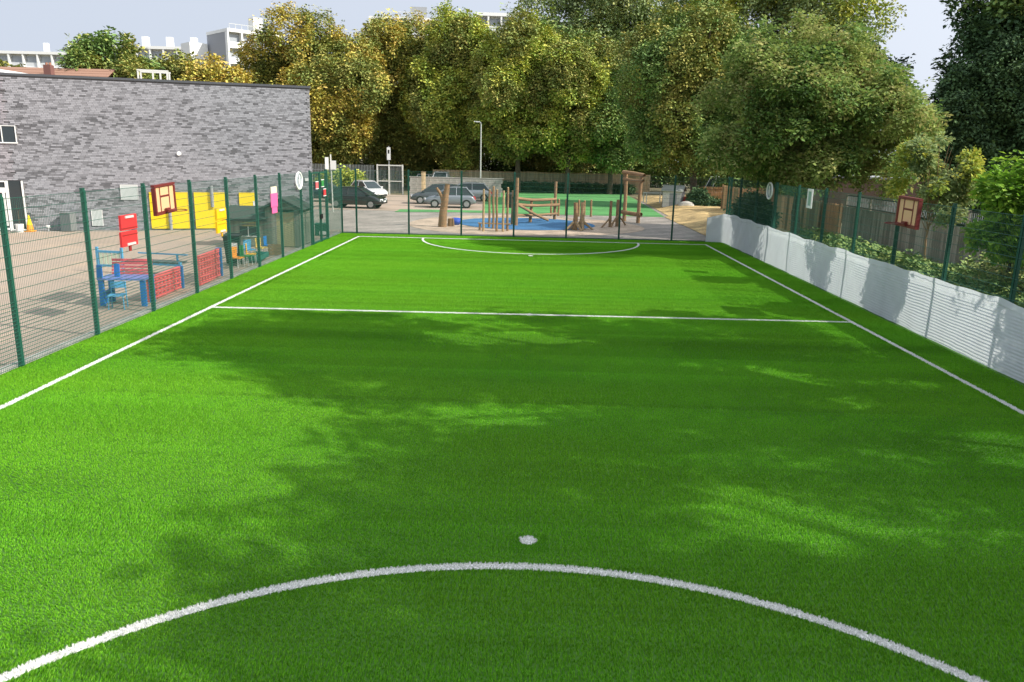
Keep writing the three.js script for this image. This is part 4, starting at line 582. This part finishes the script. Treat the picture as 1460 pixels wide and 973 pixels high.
const PAL = {
  yellow: [[0.54, 0.44, 0.08], [0.44, 0.40, 0.07], [0.33, 0.34, 0.065], [0.56, 0.41, 0.10]],
  olive: [[0.29, 0.30, 0.065], [0.21, 0.26, 0.055], [0.35, 0.32, 0.075], [0.17, 0.225, 0.05]],
  lime: [[0.44, 0.47, 0.07], [0.31, 0.40, 0.065], [0.25, 0.34, 0.06], [0.50, 0.48, 0.08]],
  green: [[0.16, 0.265, 0.065], [0.12, 0.215, 0.053], [0.21, 0.31, 0.075], [0.24, 0.30, 0.065]],
  grey: [[0.27, 0.355, 0.14], [0.205, 0.29, 0.11], [0.32, 0.39, 0.16], [0.35, 0.37, 0.12]],
  dark: [[0.05, 0.11, 0.036], [0.065, 0.135, 0.044], [0.042, 0.09, 0.032], [0.085, 0.155, 0.05]],
  bright: [[0.25, 0.45, 0.04], [0.19, 0.38, 0.033], [0.32, 0.49, 0.05], [0.145, 0.30, 0.025]],
  right: [[0.29, 0.37, 0.10], [0.21, 0.30, 0.075], [0.38, 0.43, 0.13], [0.36, 0.35, 0.12]],
};
function foliage(parent, lobes, { s = 0.7, n = 3000, pal = 'green', pal2 = null, mix2 = 0.6, seed = 1, gap = 0.36, clu = 0, name = 'crown', fill = 0.55, freq = 0.45, thin = false, hole = 0, holeF = 0.6 }) {
  const r = rng(seed * 131 + 7), mats = [], cols = [], col = new THREE.Color(), tot = lobes.reduce((a, l) => a + l[3] * l[4] + l[4] * l[5] + l[3] * l[5], 0); let guard = 0;
  while (mats.length < n && guard++ < n * 12) {
    let k = r() * tot, q = 0; while (q < lobes.length - 1 && (k -= lobes[q][3] * lobes[q][4] + lobes[q][4] * lobes[q][5] + lobes[q][3] * lobes[q][5]) > 0) q++;
    const [cx, cy, cz, rx, ry, rz] = lobes[q], a = r() * 6.283, u = r() * 2 - 1, w = Math.sqrt(1 - u * u), rad = fill + ((r() < 0.09 ? 1.28 : 1.06) - fill) * Math.sqrt(r());
    const dx = Math.cos(a) * w, dz = Math.sin(a) * w, bump = 0.82 + 0.36 * noise3(dx * 3 + seed, u * 3 + 9, dz * 3);
    const x = cx + dx * rx * rad * bump, y = cy + u * ry * rad * bump, z = cz + dz * rz * rad * bump;
    if (noise3(x * 1.1 / s * 0.8 + seed * 3, y * 1.3 / s * 0.8, z * 1.1 / s * 0.8) < gap) continue;
    if (hole && noise3(x * holeF + 70, y * holeF, z * holeF + seed) < hole) continue;
    const pn = noise3(x * freq + seed * 5, y * freq, z * freq + 40), P = pal2 && pn > mix2 ? PAL[pal2] : PAL[pal], c = P[Math.floor(r() * P.length)], b = 0.82 + 0.36 * r();
    const sc = s * (0.7 + 0.6 * r()); mats.push(put(x, y, z, r() * 6.28, (r() - 0.5) * 0.9, (r() - 0.5) * 0.9, sc)); cols.push(col.setRGB(c[0] * b, c[1] * b, c[2] * b).clone());
  }
  const o = copies(name, CLU[clu], thin ? M.thinleaf : M.leaf, mats, cols, parent); return o;
}
function tree(label, pos, o) { // o: h crown centre height, R [rx, ry, rz] crown, trunk radius t
  const g = thing(o.name || 'broadleaf_tree', label, 'tree', pos, 0, o.group || undefined), r = rng(o.seed * 17 + 3), [RX, RY, RZ] = o.R, lobes = [], lean = o.lean || [0, 0], tb = new MB(), N = Math.round((o.lobes || 14) * 1.5);
  for (let i = 0; i < N; i++) { const u = 1 - 2 * (i + 0.5) / N + 0.1 * (r() - 0.5), a = i * 2.39996 + r() * 1.2, w = Math.sqrt(Math.max(0, 1 - u * u)), k = 0.46 + 0.42 * r(), q = 0.22 + 0.17 * r(); lobes.push([lean[0] + Math.cos(a) * w * RX * k, o.h + u * RY * Math.min(0.8, k + 0.1), lean[1] + Math.sin(a) * w * RZ * k, RX * q * 1.1, RY * q * 0.8, RZ * q * 1.1]); }
  lobes.push([lean[0], o.h, lean[1], RX * 0.42, RY * 0.5, RZ * 0.42]);
  const t = o.t || 0.25, fork = o.fork || Math.max(1.5, o.h - RY * 0.75), base = [[0, -0.2, 0], [lean[0] * 0.15 + 0.05, fork * 0.5, lean[1] * 0.15], [lean[0] * 0.4, fork, lean[1] * 0.4]];
  tb.tube(base, [t * 1.25, t, t * 0.85], 10); tb.tube([base[2], [lean[0] * 0.8 + 0.1, (fork + o.h) / 2 + 0.3, lean[1] * 0.8], [lean[0], o.h + RY * 0.6, lean[1]]], [t * 0.8, t * 0.5, t * 0.12], 7);
  const limb = (l) => { const s = 0.25 + 0.6 * r(), y0 = fork + (o.h - fork) * s * 0.8, f = (y0 - fork) / (o.h - fork + 0.01); tb.tube([[lean[0] * (0.4 + 0.5 * f), y0 - 0.2, lean[1] * (0.4 + 0.5 * f)], [(l[0] + lean[0] * 0.6) * 0.5, (y0 + l[1]) / 2 - 0.1, (l[2] + lean[1] * 0.6) * 0.5], [l[0] * 0.92, l[1], l[2] * 0.92]], [t * 0.42, t * 0.28, t * 0.08], 6); };
  lobes.slice(0, N).forEach((l, i) => { if (i % (o.limbEvery || 2) === 0) limb(l); });
  tb.build('trunk', o.bark || M.bark, g);
  if (o.extra) o.extra.forEach((e) => lobes.push(e));
  foliage(g, lobes, o); return g;
}
const ROW = 'trees standing beyond the car park';
tree('golden yellow autumn tree rising behind the brick building corner', [-22.7, 0, -84], { h: 9.0, R: [7.4, 8.6, 6], n: 15000, s: 0.72, pal: 'yellow', pal2: 'olive', mix2: 0.50, seed: 1, t: 0.35, group: ROW, lobes: 22 });
tree('olive brown tree beside the golden autumn tree', [-14.9, 0, -90], { h: 9.6, R: [5.8, 9.0, 5], n: 12000, s: 0.75, pal: 'olive', pal2: 'yellow', mix2: 0.60, seed: 2, t: 0.32, group: ROW, lobes: 22 });
tree('tall lime green and yellow tree behind the street lamp', [-7.7, 0, -86], { h: 10.3, R: [5.4, 8.3, 4.8], n: 13000, s: 0.72, pal: 'lime', pal2: 'olive', mix2: 0.55, seed: 3, t: 0.34, group: ROW, lobes: 24 });
tree('yellow green tree behind the upright poles', [-1.5, 0, -81.6], { h: 9.9, R: [5.2, 7.1, 4.8], n: 12000, s: 0.70, pal: 'olive', pal2: 'lime', mix2: 0.48, seed: 4, t: 0.31, group: ROW, lobes: 24, fork: 2.6 });
tree('olive green tree behind the log climbing frame', [3.6, 0, -81.2], { h: 9.0, R: [4.6, 6.0, 4.4], n: 10000, s: 0.68, pal: 'olive', pal2: 'lime', mix2: 0.58, seed: 5, t: 0.28, group: ROW, lobes: 22, fork: 2.4 });
tree('very tall grey green tree showing above the tree row', [9.5, 0, -112], { h: 16.5, R: [11.5, 13, 8], n: 13000, s: 1.0, pal: 'grey', pal2: 'lime', mix2: 0.7, seed: 6, t: 0.5, group: ROW, lobes: 22, gap: 0.40, fork: 6 });
tree('green tree between the tall tree and the timber gateway', [8.0, 0, -81.8], { h: 7.4, R: [4.3, 4.8, 4.2], n: 9000, s: 0.66, pal: 'green', pal2: 'olive', mix2: 0.6, seed: 7, t: 0.25, group: ROW, lobes: 20, fork: 2.3 });
tree('loose green tree filling the row behind the street lamp', [-11.0, 0, -98], { h: 8.5, R: [7.0, 8.4, 5], n: 9000, s: 0.85, pal: 'green', pal2: 'olive', mix2: 0.5, seed: 22, t: 0.3, group: ROW, lobes: 22 });
tree('loose olive tree filling the row behind the panel fence', [3.0, 0, -97], { h: 9.5, R: [7.5, 9.4, 5], n: 10000, s: 0.85, pal: 'olive', pal2: 'green', mix2: 0.5, seed: 23, t: 0.3, group: ROW, lobes: 22 });
tree('spreading dark olive tree with forked trunk on the straw bank', [12.9, 0.1, -63.0], { h: 8.9, R: [5.8, 6.4, 5.0], n: 15000, s: 0.58, pal: 'olive', pal2: 'green', mix2: 0.5, seed: 8, t: 0.3, lobes: 24, fork: 2.4, limbEvery: 1, lean: [-0.6, 0], extra: [[-3.6, 4.8, 0.5, 1.9, 1.3, 2.0], [2.5, 5.0, 0, 1.9, 1.3, 2]] });
tree('very tall tree rising behind the spreading dark olive tree', [23.0, 0, -84], { h: 16.0, R: [10.5, 10.5, 7], n: 12000, s: 0.9, pal: 'grey', pal2: 'lime', mix2: 0.55, seed: 9, t: 0.45, lobes: 22, gap: 0.40, fork: 7 });
tree('big broad tree leaning over the fence with the white sheet', [10.75, 0, -32.2], { h: 5.6, R: [3.7, 2.9, 3.9], n: 15500, s: 0.42, pal: 'right', pal2: 'green', mix2: 0.56, thin: true, seed: 10, t: 0.2, lobes: 30, fork: 1.9, limbEvery: 1, lean: [0.1, -0.5], gap: 0.36, freq: 0.8, hole: 0.30, holeF: 0.9, extra: [[-0.7, 8.5, -0.5, 1.4, 0.8, 1.4], [0.9, 8.0, 0.4, 1.3, 0.8, 1.3], [-2.2, 7.5, 0.3, 1.2, 0.8, 1.2], [3.7, 5.2, 0.6, 1.2, 1.0, 1.3], [2.9, 3.6, 1.0, 1.2, 0.9, 1.3], [-2.6, 4.3, 0.6, 1.4, 0.8, 1.3]] });
tree('dark leafy evergreen tree overhanging the plank fence', [23.8, 0, -38.0], { h: 9.4, R: [4.9, 7.2, 4.9], n: 16000, s: 0.58, pal: 'dark', pal2: 'green', mix2: 0.60, seed: 11, t: 0.3, lobes: 20, gap: 0.22 });
tree('dark bushy conifer behind the plank fence and young tree', [19.8, 0, -36], { h: 4.6, R: [2.6, 4.4, 2.6], n: 7000, s: 0.5, pal: 'dark', seed: 12, t: 0.25, lobes: 16, gap: 0.15, name: 'conifer_tree', clu: 2 });
tree('dense green tree behind the big broad tree', [14.8, 0, -40.5], { h: 6.8, R: [3.4, 3.2, 3.4], n: 6500, s: 0.5, pal: 'green', pal2: 'dark', mix2: 0.55, seed: 24, t: 0.2, lobes: 16, gap: 0.25 });
tree('slender young tree with sparse yellow green leaves by the backboard', [11.9, 0, -23.8], { h: 3.6, R: [1.15, 1.35, 1.1], n: 800, s: 0.36, pal: 'lime', pal2: 'grey', mix2: 0.6, thin: true, seed: 13, t: 0.035, lobes: 12, fork: 1.7, limbEvery: 1, gap: 0.52, hole: 0.42, holeF: 1.6, name: 'young_tree', clu: 2, bark: M.log });
tree('bright green young maple beside the plank fence', [11.75, 0, -19.3], { h: 2.9, R: [0.95, 1.25, 1.0], n: 2000, s: 0.42, pal: 'bright', hole: 0.36, holeF: 1.8, thin: true, seed: 14, t: 0.05, lobes: 12, fork: 1.3, gap: 0.32, name: 'young_tree' });
// trees that stand beside the pitch and shade it
tree('tall broad tree shading the middle of the pitch', [13.4, 0, -10.8], { h: 10.0, R: [5.9, 5.2, 5.4], hole: 0.49, n: 6000, s: 0.5, pal: 'green', seed: 15, t: 0.28, lobes: 22, gap: 0.46, fork: 4.6, limbEvery: 1 });
tree('tall broad tree shading the end of the pitch', [17.4, 0, -1.0], { h: 9.4, R: [6.0, 5.4, 6.2], hole: 0.50, n: 6500, s: 0.52, pal: 'green', seed: 16, t: 0.3, lobes: 22, gap: 0.5, fork: 4.2, limbEvery: 1 });
const BG = 'trees seen over the brick building roof';
tree('round green tree showing above the brick building roof', [-39.3, 0, -75], { h: 8.4, R: [4.2, 5.2, 4.2], n: 4500, s: 0.9, pal: 'green', pal2: 'olive', mix2: 0.62, seed: 17, t: 0.3, group: BG, lobes: 16 });
tree('rust olive tree above the roof near the grey tower block', [-35.4, 0, -80], { h: 7.6, R: [4.0, 5.2, 4], n: 3500, s: 0.9, pal: 'olive', pal2: 'yellow', mix2: 0.7, seed: 18, t: 0.3, group: BG, lobes: 16 });
tree('pale golden tree above the roof below the grey tower block', [-31.0, 0, -78], { h: 7.6, R: [3.4, 4.9, 3.4], n: 3200, s: 0.85, pal: 'yellow', seed: 19, t: 0.3, group: BG, lobes: 16 });
tree('olive tree above the roof beside the golden autumn tree', [-28.0, 0, -88], { h: 8.0, R: [4.0, 6.2, 4], n: 3200, s: 0.95, pal: 'olive', pal2: 'dark', mix2: 0.6, seed: 20, t: 0.3, group: BG, lobes: 16 });
tree('small olive tree above the roof beside the white dome', [-54.5, 0, -82], { h: 8.5, R: [3.2, 4.2, 3.2], n: 2500, s: 0.9, pal: 'olive', seed: 21, t: 0.25, group: BG, lobes: 14 });
function hedge(label, x0, x1, z0, z1, h, pal, seed, s, n, name = 'hedge') {
  const o = thing(name, label, 'hedge'), lobes = [], L = Math.max(x1 - x0, z1 - z0), k = Math.max(3, Math.round(L / (h * 0.9))), alongX = x1 - x0 > z1 - z0;
  for (let i = 0; i < k; i++) { const f = (i + 0.5) / k; lobes.push([alongX ? x0 + f * (x1 - x0) : (x0 + x1) / 2, h * (0.48 + 0.06 * hash(i, seed, 1)), alongX ? (z0 + z1) / 2 : z0 + f * (z1 - z0), alongX ? L / k * 0.75 : (x1 - x0) / 2, h * 0.52, alongX ? (z1 - z0) / 2 : L / k * 0.75]); }
  foliage(o, lobes, { s, n, pal, seed, gap: 0.12, name: 'leaves', fill: 0.4 });
  const st = new MB(); lobes.forEach((l) => st.tube([[l[0], 0, l[2]], [l[0] + 0.05, l[1] * 0.6, l[2]], [l[0], l[1] * 1.4, l[2] + 0.05]], [0.04, 0.03, 0.015], 5)); st.build('stems', M.bark, o);
}
hedge('low green hedge between the mesh fence and plank fence', 10.6, 12.6, -33.5, -13, 1.0, 'green', 31, 0.34, 9000);
hedge('dark low bushes in front of the panel fence', -3.6, 10.5, -83.6, -82, 0.95, 'dark', 32, 0.45, 2600);
hedge('dark dense shrubbery under the tree row', -34, -8, -103, -98.5, 6.0, 'green', 33, 0.9, 6500, 'shrub_belt');
hedge('dark dense shrubbery behind the panel fence', -8, 26, -106, -101.5, 6.4, 'green', 34, 0.9, 8000, 'shrub_belt');
hedge('dark tall shrubs beyond the short reed screen', 17, 34, -70, -66.5, 4.5, 'green', 35, 0.8, 4000, 'shrub_belt');
hedge('yellow green shrub by the dark blue car', -18, -14.4, -68.5, -66, 2.0, 'lime', 36, 0.6, 900);
hedge('dark shrub at the corner of the sheeted fence', 10.2, 11.8, -40.5, -38.2, 1.9, 'dark', 37, 0.45, 2600);
hedge('dark low bush at the foot of the reed screen', 13.4, 16.4, -61.2, -59.8, 0.8, 'dark', 38, 0.45, 700);
hedge('dark small shrub behind the grey boulder', 12.0, 13.4, -61.2, -59.6, 1.5, 'dark', 39, 0.45, 700);
hedge('mixed shrub under the bright young maple', 11.4, 13.2, -21.5, -16.5, 1.5, 'right', 40, 0.34, 2200);

// ---------------------------------------------------------------- far buildings
function slabBlock(label, x0, x1, z, top, turn, bays, floors, sideMat, D = 12) {
  const o = thing('tower_block', label, 'building', [(x0 + x1) / 2, 0, z], turn, undefined), w = x1 - x0, m = new MB(); m.box(0, top / 2, -D / 2, w - 0.3, top - 0.2, D - 0.4); m.build('wall', M.offwhite, o);
  const bw = w / bays, fh = 2.75, gg = new THREE.BoxGeometry(bw - 0.5, fh * 0.45, 0.08), pg = new THREE.BoxGeometry(bw - 0.36, fh * 0.33, 0.06);
  for (let j = 0; j < floors; j++) { const y = top - 0.5 - (j + 0.5) * fh; for (let i = 0; i < bays; i++) { const x = -w / 2 + (i + 0.5) * bw, q = mesh('window', gg, std(0.34, 0.37, 0.40, 0.3), o); q.position.set(x, y + 0.42, -0.14); const p = mesh('balcony_panel', pg, std(0.62, 0.64, 0.66, 0.6), o); p.position.set(x, y - 0.72, 0.55); } const s = new MB(); s.box(0, y - fh / 2 + 0.08, 0.35, w, 0.2, 0.9); s.build('floor_slab', M.white, o); }  // windows pale grey: distance haze put into their colour
  for (let i = 0; i <= bays; i++) { const s = new MB(); s.box(-w / 2 + i * bw, top - floors * fh / 2 - 0.4, 0.36, 0.3, floors * fh, 0.95); s.build('fin', M.white, o); }
  const p = new MB(); p.box(0, top - 0.2, -D / 2 + 0.4, w + 0.3, 0.55, D + 1); p.build('roof', M.white, o);
  const e = new MB(); e.box(-w / 2 - 0.02, top / 2 - 0.25, -D / 2 + 0.2, 0.2, top - 0.5, D + 0.2); e.build('end_wall', sideMat || M.grey, o);
  return o;
}
const b1 = slabBlock('long white slab block of flats far above the roof', -113, -92, -170, 22.3, 0.03, 7, 3);
for (const x of [-2.0, 3.2]) { const s = new MB(); s.box(x, 23.4, -4, 0.8, 2.4, 0.9); s.build('chimney_stack', M.white, b1); }
const b2 = slabBlock('white slab block of flats between two trees', -86, -64, -165, 23.2, 0.02, 8, 3);
for (const x of [-5.5, -0.5, 4.5]) { const s = new MB(); s.box(x, 24.3, -4, 1.1, 2.6, 1.2); s.build('chimney_stack', M.white, b2); }
const b3 = slabBlock('grey sided block of flats with white balconies', -58.2, -47.4, -153.7, 24.8, 0.8, 4, 3, std(0.30, 0.31, 0.335, 0.8), 8);
{ const s = new MB(); s.box(2.0, 26.2, -3, 1.9, 3.2, 2); s.build('lift_housing', M.offwhite, b3); const r = new MB(); for (let i = 0; i < 9; i++) r.cyl([-4.8 + i * 1.2, 24.7, 0.2], [-4.8 + i * 1.2, 25.8, 0.2], 0.04, 0.04, 4); r.cyl([-4.8, 25.8, 0.2], [4.8, 25.8, 0.2], 0.04, 0.04, 4); r.build('roof_railing', M.offwhite, b3); const t = new MB(); t.box(-7.6, 11.4, -9, 3.4, 22.6, 4); t.build('stair_tower', M.white, b3); }
const b4 = slabBlock('pale block of flats showing above the olive tree', -30, -18.0, -150, 27.2, 0.1, 5, 2); { const s = new MB(); s.box(2.6, 28.2, -4, 3.0, 3.0, 2); s.build('lift_housing', M.grey, b4); const r = new MB(); r.box(-1, 28.2, 0.2, 8, 0.08, 0.08); for (let i = 0; i < 7; i++) r.box(-5 + i * 1.33, 27.8, 0.2, 0.06, 0.9, 0.06); r.build('roof_railing', M.offwhite, b4); }
slabBlock('pale block of flats showing between tree tops', -11, -4, -150, 28.2, 0.1, 3, 2);
{
  const h = thing('brick_house', 'brown tiled roof with chimney behind the brick building', 'house', [-42.5, 0, -68], 0.05), w = new MB(); w.box(0, 4.3, -3, 11, 8.6, 6); w.build('wall', std(0.25, 0.13, 0.09, 0.9), h); const rt = std(0.30, 0.17, 0.12, 0.9);
  for (let k = 0; k < 7; k++) { const q = new MB(); q.box(0, 8.75 + k * 0.24, 0.15 - k * 0.48, 11.4, 0.06, 0.56, 0, 0.42); q.build('tile_row', rt, h); } const b = new MB(); b.box(0, 9.4, -4.5, 11.4, 0.06, 3.6, 0, -0.42); b.build('roof', rt, h); const c = new MB(); c.box(0.9, 9.6, -1.2, 0.6, 1.6, 0.6); c.build('chimney', std(0.16, 0.075, 0.065, 0.9), h); const p = new MB(); for (const x of [0.76, 1.04]) p.cyl([x, 10.4, -1.2], [x, 10.6, -1.2], 0.12, 0.1, 8); p.build('chimney_pot', std(0.3, 0.14, 0.09, 0.9), h);
  const d = thing('dome_roof', 'white curved roof edge behind the brick building', 'roof', [-40.2, 0, -58]), g = new THREE.CylinderGeometry(9.8, 9.8, 9, 48, 1, false, -0.5, 1.0); g.rotateX(-Math.PI / 2); g.rotateZ(0); mesh('shell', g, M.white, d).position.set(0, -0.65, -3); const dw = new MB(); dw.box(0, 3.9, -3, 8.2, 7.8, 8); dw.build('wall', M.offwhite, d);
  const br = thing('brick_terrace', 'brown brick building beyond the plank fence', 'building', [25, 0, -50], -0.35), bm = new MB(); bm.box(0, 1.4, -3, 14, 2.8, 6); bm.build('wall', std(0.17, 0.12, 0.095, 0.9), br); const bf = new MB(); bf.box(0, 2.86, -3, 14.3, 0.12, 6.3); bf.build('roof', M.grey, br);
}

renderer.render(scene, camera);
